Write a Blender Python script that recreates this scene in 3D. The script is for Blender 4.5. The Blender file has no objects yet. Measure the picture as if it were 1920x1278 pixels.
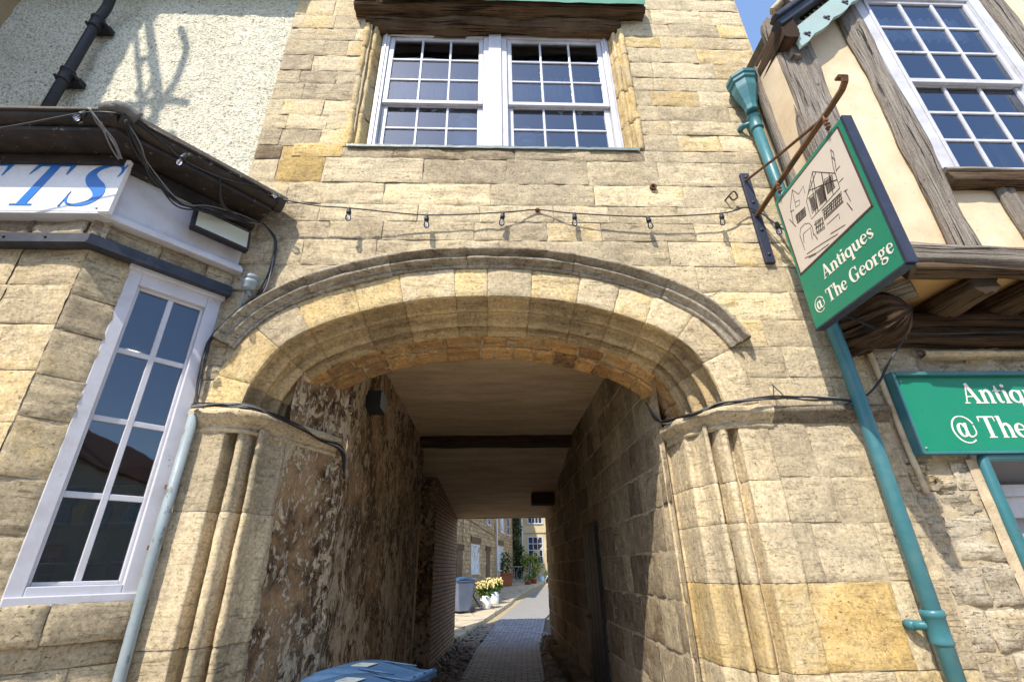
import bpy, math, random
from mathutils import Vector, noise, Matrix
V = Vector
rnd = random.Random(7)
sc = bpy.context.scene
COL = sc.collection
R = math.radians

# ------------------------------------------------------------------ mesh collector
class MB:
    def __init__(s): s.v=[]; s.f=[]; s.t=[]; s.uv=[]; s.m=[]; s.sm=[]
    def vert(s, p, tone=0.5, uv=(0,0)):
        s.v.append(tuple(p)); s.t.append(tone); s.uv.append(uv); return len(s.v)-1
    def face(s, idx, m=0, sm=False): s.f.append(tuple(idx)); s.m.append(m); s.sm.append(sm)
    def poly(s, pts, m=0, tone=0.5):
        s.face([s.vert(p, tone) for p in pts], m)
    def hexa(s, P, m=0, tone=0.5):          # P: 8 points, bottom 4 ccw, top 4 ccw
        b=[s.vert(p, tone) for p in P]
        for q in ((3,2,1,0),(4,5,6,7),(0,1,5,4),(1,2,6,5),(2,3,7,6),(3,0,4,7)): s.face([b[i] for i in q], m)
    def box(s, x0,x1,y0,y1,z0,z1, m=0, tone=0.5):
        s.hexa([(x0,y0,z0),(x1,y0,z0),(x1,y1,z0),(x0,y1,z0),(x0,y0,z1),(x1,y0,z1),(x1,y1,z1),(x0,y1,z1)], m, tone)
    def fbox(s, F, u0,u1,v0,v1,d0,d1, m=0, tone=0.5):   # box in a wall frame, d outwards
        s.hexa([F(u0,v0,d1),F(u1,v0,d1),F(u1,v0,d0),F(u0,v0,d0),F(u0,v1,d1),F(u1,v1,d1),F(u1,v1,d0),F(u0,v1,d0)], m, tone)
    def tube(s, pts, r, n=8, m=0, cap=True, tone=0.5):
        pts=[V(p) for p in pts]; k=len(pts); rr=r if isinstance(r,(list,tuple)) else [r]*k
        t0=(pts[1]-pts[0]).normalized(); a=t0.orthogonal().normalized(); rings=[]; L=0
        for i,p in enumerate(pts):
            t=(pts[min(i+1,k-1)]-pts[max(i-1,0)])
            if t.length<1e-9: t=t0
            t.normalize(); a=(a-t*a.dot(t)); a=a.normalized() if a.length>1e-6 else t.orthogonal().normalized(); b=t.cross(a)
            if i: L+=(p-pts[i-1]).length
            rings.append([s.vert(p+(a*math.cos(2*math.pi*j/n)+b*math.sin(2*math.pi*j/n))*rr[i],tone,(L,j/n)) for j in range(n)])
        for i in range(k-1):
            for j in range(n): s.face((rings[i][j],rings[i][(j+1)%n],rings[i+1][(j+1)%n],rings[i+1][j]),m,True)
        if cap: s.face(rings[0][::-1],m); s.face(rings[-1],m)
    def lathe(s, prof, c, n=16, m=0, axis=V((0,0,1)), sm=True, sx=None):
        axis=V(axis).normalized(); a=V(sx).normalized() if sx else axis.orthogonal().normalized(); b=axis.cross(a); c=V(c); rings=[]
        for r,h in prof: rings.append([s.vert(c+axis*h+(a*math.cos(2*math.pi*(j+.5)/n)+b*math.sin(2*math.pi*(j+.5)/n))*r) for j in range(n)])
        for i in range(len(prof)-1):
            for j in range(n): s.face((rings[i][j],rings[i][(j+1)%n],rings[i+1][(j+1)%n],rings[i+1][j]),m,sm)
        if prof[0][0]>1e-4: s.face(rings[0][::-1],m)
        if prof[-1][0]>1e-4: s.face(rings[-1],m)
    def ball(s, c, r, n=10, m=0, sc=(1,1,1)):
        c=V(c); k=n//2+1; rings=[]
        for i in range(k+1):
            th=math.pi*i/k
            rings.append([s.vert(c+V((math.sin(th)*math.cos(2*math.pi*j/n)*r*sc[0],math.sin(th)*math.sin(2*math.pi*j/n)*r*sc[1],-math.cos(th)*r*sc[2]))) for j in range(n)])
        for i in range(k):
            for j in range(n): s.face((rings[i][j],rings[i][(j+1)%n],rings[i+1][(j+1)%n],rings[i+1][j]),m,True)
    def prism(s, pts, off, m=0, tone=0.5):     # polygon extruded by off
        off=V(off); a=[s.vert(p,tone) for p in pts]; b=[s.vert(V(p)+off,tone) for p in pts]; k=len(pts)
        s.face(a[::-1],m); s.face(b,m)
        for i in range(k): s.face((a[i],a[(i+1)%k],b[(i+1)%k],b[i]),m)
    def build(s, name, mats, parent=None, bevel=0, fixn=True):
        me=bpy.data.meshes.new(name); me.from_pydata(s.v,[],s.f)
        if not isinstance(mats,(list,tuple)): mats=[mats]
        for q in mats: me.materials.append(q)
        me.polygons.foreach_set('material_index',s.m); me.polygons.foreach_set('use_smooth',s.sm)
        at=me.attributes.new('tone','FLOAT','POINT'); at.data.foreach_set('value',s.t)
        uvl=me.uv_layers.new(name='UVMap'); li=[0]*len(me.loops); me.loops.foreach_get('vertex_index',li)
        fl=[]
        for i in li: fl.extend(s.uv[i])
        uvl.data.foreach_set('uv',fl)
        me.update(); o=bpy.data.objects.new(name,me); COL.objects.link(o)
        if parent is not None:
            o.parent=parent; o.matrix_parent_inverse=world_of(parent).inverted()
        if bevel:
            b=o.modifiers.new('bevel','BEVEL'); b.width=bevel; b.segments=2; b.limit_method='ANGLE'; b.angle_limit=R(40)
        return o
def world_of(o):
    M=o.matrix_basis.copy()
    if o.parent: M=world_of(o.parent)@o.matrix_parent_inverse@M
    return M
def tag(o,label=None,cat=None,group=None,kind=None):
    if label: o['label']=label
    if cat: o['category']=cat
    if group: o['group']=group
    if kind: o['kind']=kind
    return o
def thing(name,label,cat,loc=(0,0,0),group=None,rz=0):
    o=bpy.data.objects.new(name,None); COL.objects.link(o); o.location=loc; o.rotation_euler=(0,0,rz); o.empty_display_size=.1
    return tag(o,label,cat,group)
def wall_frame(ox,oy,dx,dy,oz=0):           # u along (dx,dy), v up, d outward (to the right of u)
    l=math.hypot(dx,dy); dx/=l; dy/=l
    def F(u,v,d=0): return V((ox+dx*u+dy*d, oy+dy*u-dx*d, oz+v))
    return F
def fbm(x,y,z,o=3): return noise.fractal(V((x,y,z)),1.0,2.0,o,noise_basis='PERLIN_ORIGINAL')
def sstep(a,b,x):
    t=max(0,min(1,(x-a)/(b-a))); return t*t*(3-2*t)
def catmull(P,n=6):
    P=[V(p) for p in P]; Q=[P[0]*2-P[1]]+P+[P[-1]*2-P[-2]]; out=[]
    for i in range(1,len(Q)-2):
        for j in range(n):
            t=j/n; a,b,c,d=Q[i-1],Q[i],Q[i+1],Q[i+2]
            out.append(.5*((2*b)+(c-a)*t+(2*a-5*b+4*c-d)*t*t+(3*b-a-3*c+d)*t**3))
    out.append(P[-1]); return out

# ------------------------------------------------------------------ stone patches
def patch(mb,F,u0,u1,v0,v1,tone=.5,step=.026,amp=.0026,edge=.004,gap=.002,keep=None,m=0,bulge=0,proud=0,wob=.0045,rough=9):
    w=u1-u0; h=v1-v0; sd=rnd.uniform(0,500); po=rnd.uniform(-.002,.004)+proud
    amp*=rnd.choice([.5,.8,1,1,1.4,2.0]); jit=[rnd.uniform(-.004,.004) for _ in range(8)]
    def lines(L):
        e=[0,.006,.018]; e=[q for q in e if q<L*.3]; n=max(1,int(round((L-2*e[-1])/step)))
        mid=[e[-1]+(L-2*e[-1])*i/n for i in range(1,n)]
        return e+mid+[L-q for q in e[::-1]]
    us=lines(w-2*gap); vs=lines(h-2*gap); idx={}
    for i,a in enumerate(us):
        for j,b in enumerate(vs):
            fu=a/us[-1]; fv=b/vs[-1]
            uu=u0+gap+a+(jit[0]*(1-fv)+jit[1]*fv)*(1-fu)+(jit[2]*(1-fv)+jit[3]*fv)*fu
            vv=v0+gap+b+(jit[4]*(1-fu)+jit[5]*fu)*(1-fv)+(jit[6]*(1-fu)+jit[7]*fu)*fv
            e=min(a,us[-1]-a,b,vs[-1]-b); ed=1-sstep(0,.02,e)
            nn=fbm(uu*rough*.6,vv*rough*1.6,sd,4)+.6*min(0,fbm(uu*4,vv*26,sd+3,3)+.1)
            if wob and ed>0:
                uu+=wob*ed*noise.noise(V((vv*14,sd,uu*3))); vv+=wob*ed*noise.noise(V((uu*11,sd+9,vv*3)))
            chip=max(0,noise.noise(V((uu*7,vv*7,sd+50)))-.25)*sstep(.09,0,e)
            tn=tone-(.40*max(0,noise.noise(V((uu*5,vv*5,sd+7)))+.15) if ed>.9 else 0)
            d=po+amp*2.2*nn-edge*ed-.02*chip+bulge*(16*fu*(1-fu)*fv*(1-fv))
            idx[i,j]=mb.vert(F(uu,vv,d),tn,(uu,vv))
    for i in range(len(us)-1):
        for j in range(len(vs)-1):
            if keep:
                cu=u0+(us[i]+us[i+1])/2; cv=v0+(vs[j]+vs[j+1])/2
                if not keep(cu,cv): continue
            mb.face((idx[i,j],idx[i+1,j],idx[i+1,j+1],idx[i,j+1]),m,True)
def sheet(mb,F,u0,u1,v0,v1,d,step=.08,amp=.003,keep=None,m=0,tone=.5,sm=True,fn=None):
    nu=max(1,int(round((u1-u0)/step))); nv=max(1,int(round((v1-v0)/step))); idx={}
    for i in range(nu+1):
        for j in range(nv+1):
            u=u0+(u1-u0)*i/nu; v=v0+(v1-v0)*j/nv
            dd=d+(amp*fbm(u*6,v*6,d*9,3) if amp else 0)+(fn(u,v) if fn else 0)
            idx[i,j]=mb.vert(F(u,v,dd),tone,(u,v))
    for i in range(nu):
        for j in range(nv):
            if keep and not keep(u0+(u1-u0)*(i+.5)/nu, v0+(v1-v0)*(j+.5)/nv): continue
            mb.face((idx[i,j],idx[i+1,j],idx[i+1,j+1],idx[i,j+1]),m,sm)
def courses(mb,F,u0,u1,zs,lmin,lmax,tonef,keep=None,**k):
    for a,b in zip(zs[:-1],zs[1:]):
        u=u0; first=True
        while u<u1-.02:
            L=rnd.uniform(lmin,lmax)*(.55+.45*min(1,(b-a)/.25))
            if first: L*=rnd.uniform(.45,1); first=False
            e=u+L
            if u1-e<lmin*.45: e=u1
            if keep is None or any(keep(u+(e-u)*i/6,a+(b-a)*j/4) for i in range(7) for j in range(5)):
                patch(mb,F,u,e,a,b,tonef(u,e,a,b),keep=keep,**k)
            u=e
def timber(mb,p0,p1,w,h,up=(0,0,1),amp=.006,seg=.07,m=0,bow=0,r=.014,tone=.5,end=.0):
    p0=V(p0); p1=V(p1); t=(p1-p0); L=t.length; t.normalize(); up=V(up); up=(up-t*up.dot(t)).normalized(); sd=t.cross(up)
    k=max(2,int(L/seg)); sed=rnd.uniform(0,300); prof=[]
    def side(ax,ay,bx,by,n):
        for i in range(n): f=i/n; prof.append((ax+(bx-ax)*f,ay+(by-ay)*f))
    hw,hh=w/2,h/2; nw=max(2,int(w/.03)); nh=max(2,int(h/.03))
    side(-hw+r,-hh,hw-r,-hh,nw); side(hw,-hh+r,hw,hh-r,nh); side(hw-r,hh,-hw+r,hh,nw); side(-hw,hh-r,-hw,-hh+r,nh)
    prof2=prof; n=len(prof2); rings=[]
    for i in range(k+1):
        f=i/k; c=p0+t*(L*f)+up*(bow*4*f*(1-f)); ring=[]
        for j,(a,b) in enumerate(prof2):
            q=1+0*amp
            g=noise.noise(V((f*L*1.3,a*30+sed,b*30)))+.5*noise.noise(V((f*L*4,a*60+sed,b*60)))
            l=math.hypot(a,b); s=(l+amp*g*1.6+amp*1.2*noise.noise(V((f*L*2.2,sed,0))))/l
            ring.append(mb.vert(c+sd*(a*s)+up*(b*s),tone,(f*L+sed,(a+b*1.7)+sed*.37)))
        rings.append(ring)
    for i in range(k):
        for j in range(n): mb.face((rings[i][j],rings[i][(j+1)%n],rings[i+1][(j+1)%n],rings[i+1][j]),m,True)
    for rg,rev in ((rings[0],True),(rings[-1],False)):
        cc=mb.vert(sum((V(mb.v[q]) for q in rg),V())/n,tone,mb.uv[rg[0]])
        ri=[mb.vert(mb.v[q],tone,(mb.v[q][0]*.3+mb.v[q][1]*.3,mb.v[q][2]*.4)) for q in rg]
        for j in range(n):
            q=(ri[j],ri[(j+1)%n],cc); mb.face(q[::-1] if not rev else q,m)

# ------------------------------------------------------------------ materials
def newmat(name):
    m=bpy.data.materials.new(name); m.use_nodes=True; nt=m.node_tree; nt.nodes.clear()
    out=nt.nodes.new('ShaderNodeOutputMaterial'); b=nt.nodes.new('ShaderNodeBsdfPrincipled'); nt.links.new(b.outputs[0],out.inputs[0])
    return m,nt,b
class G:
    def __init__(s,nt): s.nt=nt
    def set(s,sock,val):
        if isinstance(val,bpy.types.NodeSocket): s.nt.links.new(val,sock)
        elif val is not None:
            if isinstance(val,(tuple,list)) and len(val)==3 and sock.type=='RGBA': val=(*val,1)
            sock.default_value=val
    def n(s,t,_o=0,_p=None,**k):
        nd=s.nt.nodes.new('ShaderNode'+t)
        for a,b in (_p or {}).items(): setattr(nd,a,b)
        for a,b in k.items(): s.set(nd.inputs[int(a[1:]) if a[0]=='i' and a[1:].isdigit() else a.replace('_',' ')],b)
        return nd.outputs[_o]
    def coord(s,kind='Object'): 
        nd=s.nt.nodes.new('ShaderNodeTexCoord'); return nd.outputs[kind]
    def mapv(s,v,scale=(1,1,1),loc=(0,0,0),rot=(0,0,0)): return s.n('Mapping',Vector=v,Scale=scale,Location=loc,Rotation=rot)
    def noise(s,v,scale,detail=4,rough=.55,dist=0): return s.n('TexNoise',Vector=v,Scale=scale,Detail=detail,Roughness=rough,Distortion=dist)
    def vor(s,v,scale,feature='F1',out=0): return s.n('TexVoronoi',_o=out,_p={'feature':feature},Vector=v,Scale=scale)
    def ramp(s,f,stops,interp='LINEAR'):
        nd=s.nt.nodes.new('ShaderNodeValToRGB'); s.nt.links.new(f,nd.inputs[0]); cr=nd.color_ramp; cr.interpolation=interp
        while len(cr.elements)<len(stops): cr.elements.new(.5)
        for e,(p,c) in zip(cr.elements,stops):
            e.position=p; e.color=(c,c,c,1) if not isinstance(c,(tuple,list)) else (*c,1)
        return nd.outputs[0]
    def mix(s,f,a,b,mode='MIX'):
        nd=s.nt.nodes.new('ShaderNodeMix'); nd.data_type='RGBA'; nd.blend_type=mode
        s.set(nd.inputs[0],f); s.set(nd.inputs[6],a); s.set(nd.inputs[7],b); return nd.outputs[2]
    def math(s,op,a,b=0,c=0):
        nd=s.nt.nodes.new('ShaderNodeMath'); nd.operation=op
        s.set(nd.inputs[0],a); s.set(nd.inputs[1],b); s.set(nd.inputs[2],c); return nd.outputs[0]
    def attr(s,name): 
        nd=s.nt.nodes.new('ShaderNodeAttribute'); nd.attribute_name=name; return nd.outputs['Fac']
    def island(s): return s.nt.nodes.new('ShaderNodeNewGeometry').outputs['Random Per Island']
    def bump(s,h,strength=.5,dist=.01,normal=None): return s.n('Bump',Strength=strength,Distance=dist,Height=h,Normal=normal)

STONE_RAMP=[(0,(.075,.052,.035)),(.2,(.22,.16,.10)),(.4,(.45,.37,.245)),(.6,(.62,.505,.325)),(.8,(.61,.455,.22)),(1,(.54,.375,.145))]
def stone_mat(name,bed=True,rampc=STONE_RAMP,bumpk=1.0,varv=.32,crust=.72):
    m,nt,b=newmat(name); g=G(nt); P=g.coord(); isl=g.island(); tone=g.attr('tone')
    off=g.n('CombineXYZ',X=g.math('MULTIPLY',isl,37.),Y=g.math('MULTIPLY',isl,11.),Z=g.math('MULTIPLY',isl,23.))
    Q=g.n('VectorMath',_p={'operation':'ADD'},i0=P,i1=off)
    big=g.noise(P,1.3,4,.6); med=g.noise(P,8,8,.72); fine=g.noise(P,46,8,.86)
    bedn=g.noise(g.mapv(Q,(2.6,2.6,21)),2.0,9,.74,.9)
    t2=g.math('ADD',tone,g.math('MULTIPLY',g.math('SUBTRACT',big,.5),.55)); t2=g.math('ADD',t2,g.math('MULTIPLY',g.math('SUBTRACT',med,.5),.62))
    col=g.ramp(t2,rampc)
    col=g.n('HueSaturation',Color=col,Value=g.math('ADD',1-varv/2,g.math('MULTIPLY',isl,varv)),Saturation=1.0)
    gm=g.math('MULTIPLY',g.ramp(g.noise(g.mapv(P,(.8,1,1.1),(7,1,3)),1.15,5,.62),[(.47,0),(.62,1)]),g.ramp(g.noise(P,12,7,.75),[(.36,.25),(.6,1)])); col=g.mix(g.math('MULTIPLY',gm,.38),col,(.36,.315,.245))
    lines=g.ramp(bedn,[(.0,.25),(.36,.42),(.44,.93),(.6,1.05),(1,1.18)])
    lz=g.math('ADD',.22 if bed else .1,g.math('MULTIPLY',g.ramp(g.noise(Q,1.1,3,.6),[(.35,0),(.65,1)]),.6 if bed else .2))
    col=g.mix(lz,col,lines,'MULTIPLY')
    col=g.mix(.9,col,g.ramp(fine,[(.37,.32),(.46,.85),(.54,1.02),(.63,1.36)]),'MULTIPLY')
    pit=g.ramp(g.noise(g.mapv(Q,(34,34,60)),1.0,4,.65,.5),[(.0,1),(.31,1),(.36,0),(1,0)])
    pit=g.math('MULTIPLY',pit,g.ramp(g.noise(P,2.3,3,.6),[(.36,.15),(.6,1)])); col=g.mix(g.math('MULTIPLY',pit,.85),col,(.07,.048,.03))
    cv=g.vor(g.n('VectorMath',_p={'operation':'ADD'},i0=g.mapv(P,(1,1,1.7)),i1=g.mapv(g.noise(P,5,5,.7),(.28,.28,.28))),2.6,'DISTANCE_TO_EDGE')
    crk=g.math('MULTIPLY',g.ramp(cv,[(0,1),(.006,1),(.014,0)]),g.ramp(g.noise(g.mapv(P,(1,1,1),(9,2,4)),1.9,3,.5),[(.68,0),(.71,1)]))
    col=g.mix(g.math('MULTIPLY',crk,.8),col,(.06,.042,.028))
    lich=g.ramp(g.noise(P,24,7,.75),[(.58,0),(.66,1)]); lzz=g.ramp(g.noise(g.mapv(P,(1,1,1),(5,3,9)),1.4,4,.6),[(.46,0),(.62,1)])
    col=g.mix(g.math('MULTIPLY',g.math('MULTIPLY',lich,lzz),.6),col,(.56,.53,.44))
    dk=g.ramp(g.noise(g.mapv(P,(1,1,.6),(3,8,2)),1.1,6,.7),[(.47,0),(.68,1)]); dks=g.ramp(g.noise(P,19,8,.8),[(.42,0),(.58,1)])
    col=g.mix(g.math('MULTIPLY',g.math('MULTIPLY',dk,dks),crust),col,(.15,.11,.072))
    g.set(b.inputs['Base Color'],col); b.inputs['Roughness'].default_value=.93; b.inputs['Specular IOR Level'].default_value=.12
    h=g.math('ADD',g.math('MULTIPLY',g.math('MULTIPLY',lines,lz),.7),g.math('MULTIPLY',fine,.35)); h=g.math('ADD',h,g.math('MULTIPLY',med,.8)); h=g.math('SUBTRACT',h,g.math('MULTIPLY',g.math('ADD',pit,crk),.9))
    g.set(b.inputs['Normal'],g.bump(h,.8*bumpk,.013)); return m
def mottle(name,c0,c1,scale=3,rough=.85,bscale=60,bstr=.3,bdist=.004,det=5,stretch=(1,1,1),spec=.3,c2=None,scale2=20,lo=.35,hi=.65,lo2=.6,hi2=.66,metal=0):
    m,nt,b=newmat(name); g=G(nt); P=g.coord(); S=g.mapv(P,stretch)
    col=g.mix(g.ramp(g.noise(S,scale,det,.6),[(lo,0),(hi,1)]),c0,c1)
    if c2: col=g.mix(g.ramp(g.noise(S,scale2,5,.7),[(lo2,0),(hi2,1)]),col,c2)
    g.set(b.inputs['Base Color'],col); b.inputs['Roughness'].default_value=rough; b.inputs['Specular IOR Level'].default_value=spec; b.inputs['Metallic'].default_value=metal
    if bstr: g.set(b.inputs['Normal'],g.bump(g.noise(S,bscale,4,.65),bstr,bdist))
    return m
def wood_mat(name,ca,cb,crack=(.03,.02,.015),k=1.0,rough=.85,grime=None):
    m,nt,b=newmat(name); g=G(nt); U=g.coord('UV'); P=g.coord()
    gr=g.noise(g.mapv(U,(2.2,85,1)),1,9,.78,.15); big=g.noise(g.mapv(U,(1.2,6,1)),1,4,.6)
    col=g.mix(g.ramp(gr,[(.38,0),(.6,1)]),ca,cb); col=g.mix(.8,col,g.ramp(g.noise(P,70,6,.8),[(.3,.5),(.5,1),(.72,1.3)]),'MULTIPLY'); col=g.mix(.6,col,g.ramp(big,[(.3,.55),(.7,1.2)]),'MULTIPLY')
    ck=g.ramp(g.noise(g.mapv(U,(1.2,40,1),(4,7,0)),1,6,.65,.2),[(.36,1),(.42,0)]); col=g.mix(g.math('MULTIPLY',ck,.95),col,crack)
    kn=g.ramp(g.noise(P,17,4,.6),[(.31,1),(.36,0)]); col=g.mix(g.math('MULTIPLY',kn,.6),col,crack)
    if grime: col=g.mix(g.ramp(g.noise(P,2.2,5,.65),[(.42,0),(.62,1)]),col,grime)
    g.set(b.inputs['Base Color'],col); b.inputs['Roughness'].default_value=rough; b.inputs['Specular IOR Level'].default_value=.2
    h=g.math('SUBTRACT',gr,g.math('MULTIPLY',ck,1.3)); g.set(b.inputs['Normal'],g.bump(h,.9*k,.012)); return m
def plain(name,c,rough=.5,spec=.5,metal=0,emit=None):
    m,nt,b=newmat(name); b.inputs['Base Color'].default_value=(*c,1); b.inputs['Roughness'].default_value=rough; b.inputs['Specular IOR Level'].default_value=spec; b.inputs['Metallic'].default_value=metal
    return m
def painted(name,c,rough=.4,chip=None,dirt=(.25,.22,.18),chipk=.66,dk=.35):
    m,nt,b=newmat(name); g=G(nt); P=g.coord()
    col=g.mix(g.math('MULTIPLY',g.ramp(g.noise(P,5,6,.7),[(.45,0),(.8,1)]),dk),c,dirt)
    f=g.noise(P,38,5,.7)
    if chip: col=g.mix(g.ramp(g.noise(g.mapv(P,(1,1,.5)),11,6,.72),[(chipk,0),(chipk+.03,1)]),col,chip)
    g.set(b.inputs['Base Color'],col); g.set(b.inputs['Roughness'],g.ramp(f,[(.3,rough-.1),(.7,rough+.2)])); b.inputs['Specular IOR Level'].default_value=.4
    g.set(b.inputs['Normal'],g.bump(g.noise(g.mapv(P,(1,1,.4)),34,5,.6),.12,.004)); return m
def glass_mat(name,tint=(.82,.88,.92),wav=.10,ior=1.6):
    m=bpy.data.materials.new(name); m.use_nodes=True; nt=m.node_tree; nt.nodes.clear(); g=G(nt)
    out=nt.nodes.new('ShaderNodeOutputMaterial'); P=g.coord()
    nb=g.bump(g.noise(P,3.2,2,.5),wav,.02)
    fr=g.n('Fresnel',IOR=ior,Normal=nb); tr=g.n('BsdfTransparent',Color=(*tint,1)); gl=g.n('BsdfAnisotropic' if False else 'BsdfGlossy',Color=(.78,.86,1,1),Roughness=.015,Normal=nb)
    mx=nt.nodes.new('ShaderNodeMixShader'); nt.links.new(fr,mx.inputs[0]); nt.links.new(tr,mx.inputs[1]); nt.links.new(gl,mx.inputs[2]); nt.links.new(mx.outputs[0],out.inputs[0]); return m

M={}
M['stone']=stone_mat('cotswold_stone')
M['stone_dark']=stone_mat('weathered_stone',bumpk=1.2)
M['mortar']=mottle('lime_mortar',(.50,.42,.28),(.36,.28,.18),14,.95,80,.8,.008)
M['mortar_dark']=mottle('sooty_mortar',(.36,.29,.20),(.24,.18,.12),14,.95,80,.8,.008)
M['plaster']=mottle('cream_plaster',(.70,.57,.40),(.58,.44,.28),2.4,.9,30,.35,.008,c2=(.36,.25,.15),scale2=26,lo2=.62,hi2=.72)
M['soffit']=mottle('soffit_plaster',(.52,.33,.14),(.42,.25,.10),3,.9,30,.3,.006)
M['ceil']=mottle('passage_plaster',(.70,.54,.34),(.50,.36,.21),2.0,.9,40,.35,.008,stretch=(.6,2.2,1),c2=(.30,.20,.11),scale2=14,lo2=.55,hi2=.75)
M['white']=painted('white_paint',(.53,.53,.58),.42,chip=(.30,.28,.26),chipk=.66,dk=.6)
M['white_old']=painted('old_white_paint',(.57,.57,.62),.5,chip=(.22,.20,.18),chipk=.68,dk=.45)
M['black']=painted('black_iron_paint',(.016,.016,.019),.55,chip=(.07,.055,.04),chipk=.72,dirt=(.06,.055,.05),dk=.3)
M['lead']=painted('dark_lead',(.022,.026,.04),.45,dirt=(.12,.12,.13))
M['teal']=painted('teal_pipe_paint',(.035,.15,.18),.36,chip=(.17,.11,.07),chipk=.645,dirt=(.11,.21,.22),dk=.75)
M['teal_pale']=painted('pale_teal_paint',(.30,.40,.38),.5,chip=(.12,.13,.13),dk=.4)
M['green']=painted('green_sign_paint',(.008,.20,.115),.33,chip=(.06,.30,.20),chipk=.76,dirt=(.02,.22,.15),dk=.3)
M['lettering']=plain('cream_lettering',(.80,.72,.64),.5)
M['navy']=painted('navy_edge_paint',(.02,.026,.048),.45,dirt=(.08,.08,.11))
M['signpanel']=mottle('sign_panel_ivory',(.62,.55,.47),(.56,.49,.41),2,.55,60,.05,.002)
M['ink']=plain('sepia_ink',(.045,.03,.022),.6)
M['maroon']=plain('maroon_line',(.075,.03,.03),.6)
M['blue']=plain('blue_lettering',(.01,.15,.50),.35)
M['signwhite']=painted('white_sign_board',(.80,.80,.82),.25,dk=.1)
M['wood_grey']=wood_mat('weathered_grey_oak',(.40,.355,.30),(.17,.135,.105),k=1.3)
M['wood_brown']=wood_mat('dark_brown_oak',(.21,.12,.06),(.030,.018,.012),grime=(.15,.10,.06),k=1.8)
M['wood_dark']=wood_mat('black_brown_oak',(.16,.095,.055),(.03,.02,.014),k=1.6)
M['rust']=mottle('rusty_iron',(.17,.085,.04),(.085,.045,.025),9,.75,60,.4,.003)
M['glass']=glass_mat('window_glass',ior=2.25,wav=.06); M['glass_bay']=glass_mat('bay_glass',ior=1.95,wav=.05)
M['bulbglass']=glass_mat('bulb_glass',(.96,.96,.95),0)
M['cable']=plain('black_cable',(.014,.014,.016),.5)
M['cable_grey']=plain('grey_cable',(.16,.155,.15),.5)
M['greypipe']=painted('grey_pipe_paint',(.25,.30,.325),.45,chip=(.13,.15,.16),chipk=.58,dirt=(.16,.19,.21),dk=.8)
M['dark_room']=plain('dim_interior',(.30,.30,.33),.9)
M['room']=plain('room_wall',(.42,.42,.42),.9)
M['curtain']=mottle('blue_grey_curtain',(.46,.50,.60),(.34,.38,.48),30,.9,40,.3,.004,stretch=(1,1,.05))
M['brass']=plain('filament',(.75,.48,.10),.3,metal=.6)
M['wood_orange']=plain('orange_wood',(.45,.19,.04),.5)
# ------------------------------------------------------------------ gatehouse
GY=3.2; XC=-.04
gate=thing('stone_gatehouse','old honey stone gatehouse with wide carriage archway and white sash windows above','building',(0,GY,0))
GF=wall_frame(0,GY,1,0)
half=[(1.70,2.50),(1.69,2.62),(1.63,2.87),(1.46,3.13),(1.10,3.325),(.56,3.475),(0,3.515)]
ctrl=[(-x,z) for x,z in half]+[(x,z) for x,z in half[::-1][1:]]
def resample(pts,step):
    L=[0]
    for a,b in zip(pts[:-1],pts[1:]): L.append(L[-1]+(V(b)-V(a)).length)
    n=max(2,int(round(L[-1]/step))); out=[]; j=0
    for i in range(n+1):
        s=L[-1]*i/n
        while j<len(L)-2 and L[j+1]<s: j+=1
        f=(s-L[j])/max(1e-9,L[j+1]-L[j]); out.append(V(pts[j]).lerp(V(pts[j+1]),f))
    return out,L[-1]
arch,archL=resample([tuple(p) for p in catmull([(x,z,0) for x,z in ctrl],14)],.022)
def with_normals(c):
    o=[]
    for i,p in enumerate(c):
        t=(c[min(i+1,len(c)-1)]-c[max(i-1,0)]).normalized(); o.append((p.x,p.y,-t.y,t.x))
    return o
archN=with_normals(arch)
def offset(r): return [(x+XC+nx*r,z+nz*r) for x,z,nx,nz in archN]
hole=offset(.13)
def inside(poly,u,v):
    c=False; n=len(poly)
    for i in range(n):
        (x1,y1),(x2,y2)=poly[i],poly[(i+1)%n]
        if (y1>v)!=(y2>v) and u<(x2-x1)*(v-y1)/(y2-y1)+x1: c=not c
    return c
hole_poly=[(-1.84+XC,-1),]+hole+[(1.84+XC,-1)]
def gkeep(u,v):
    if inside(hole_poly,u,v): return False
    if -1.30<u<1.35 and 5.10<v<7.28: return False
    return True
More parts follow.
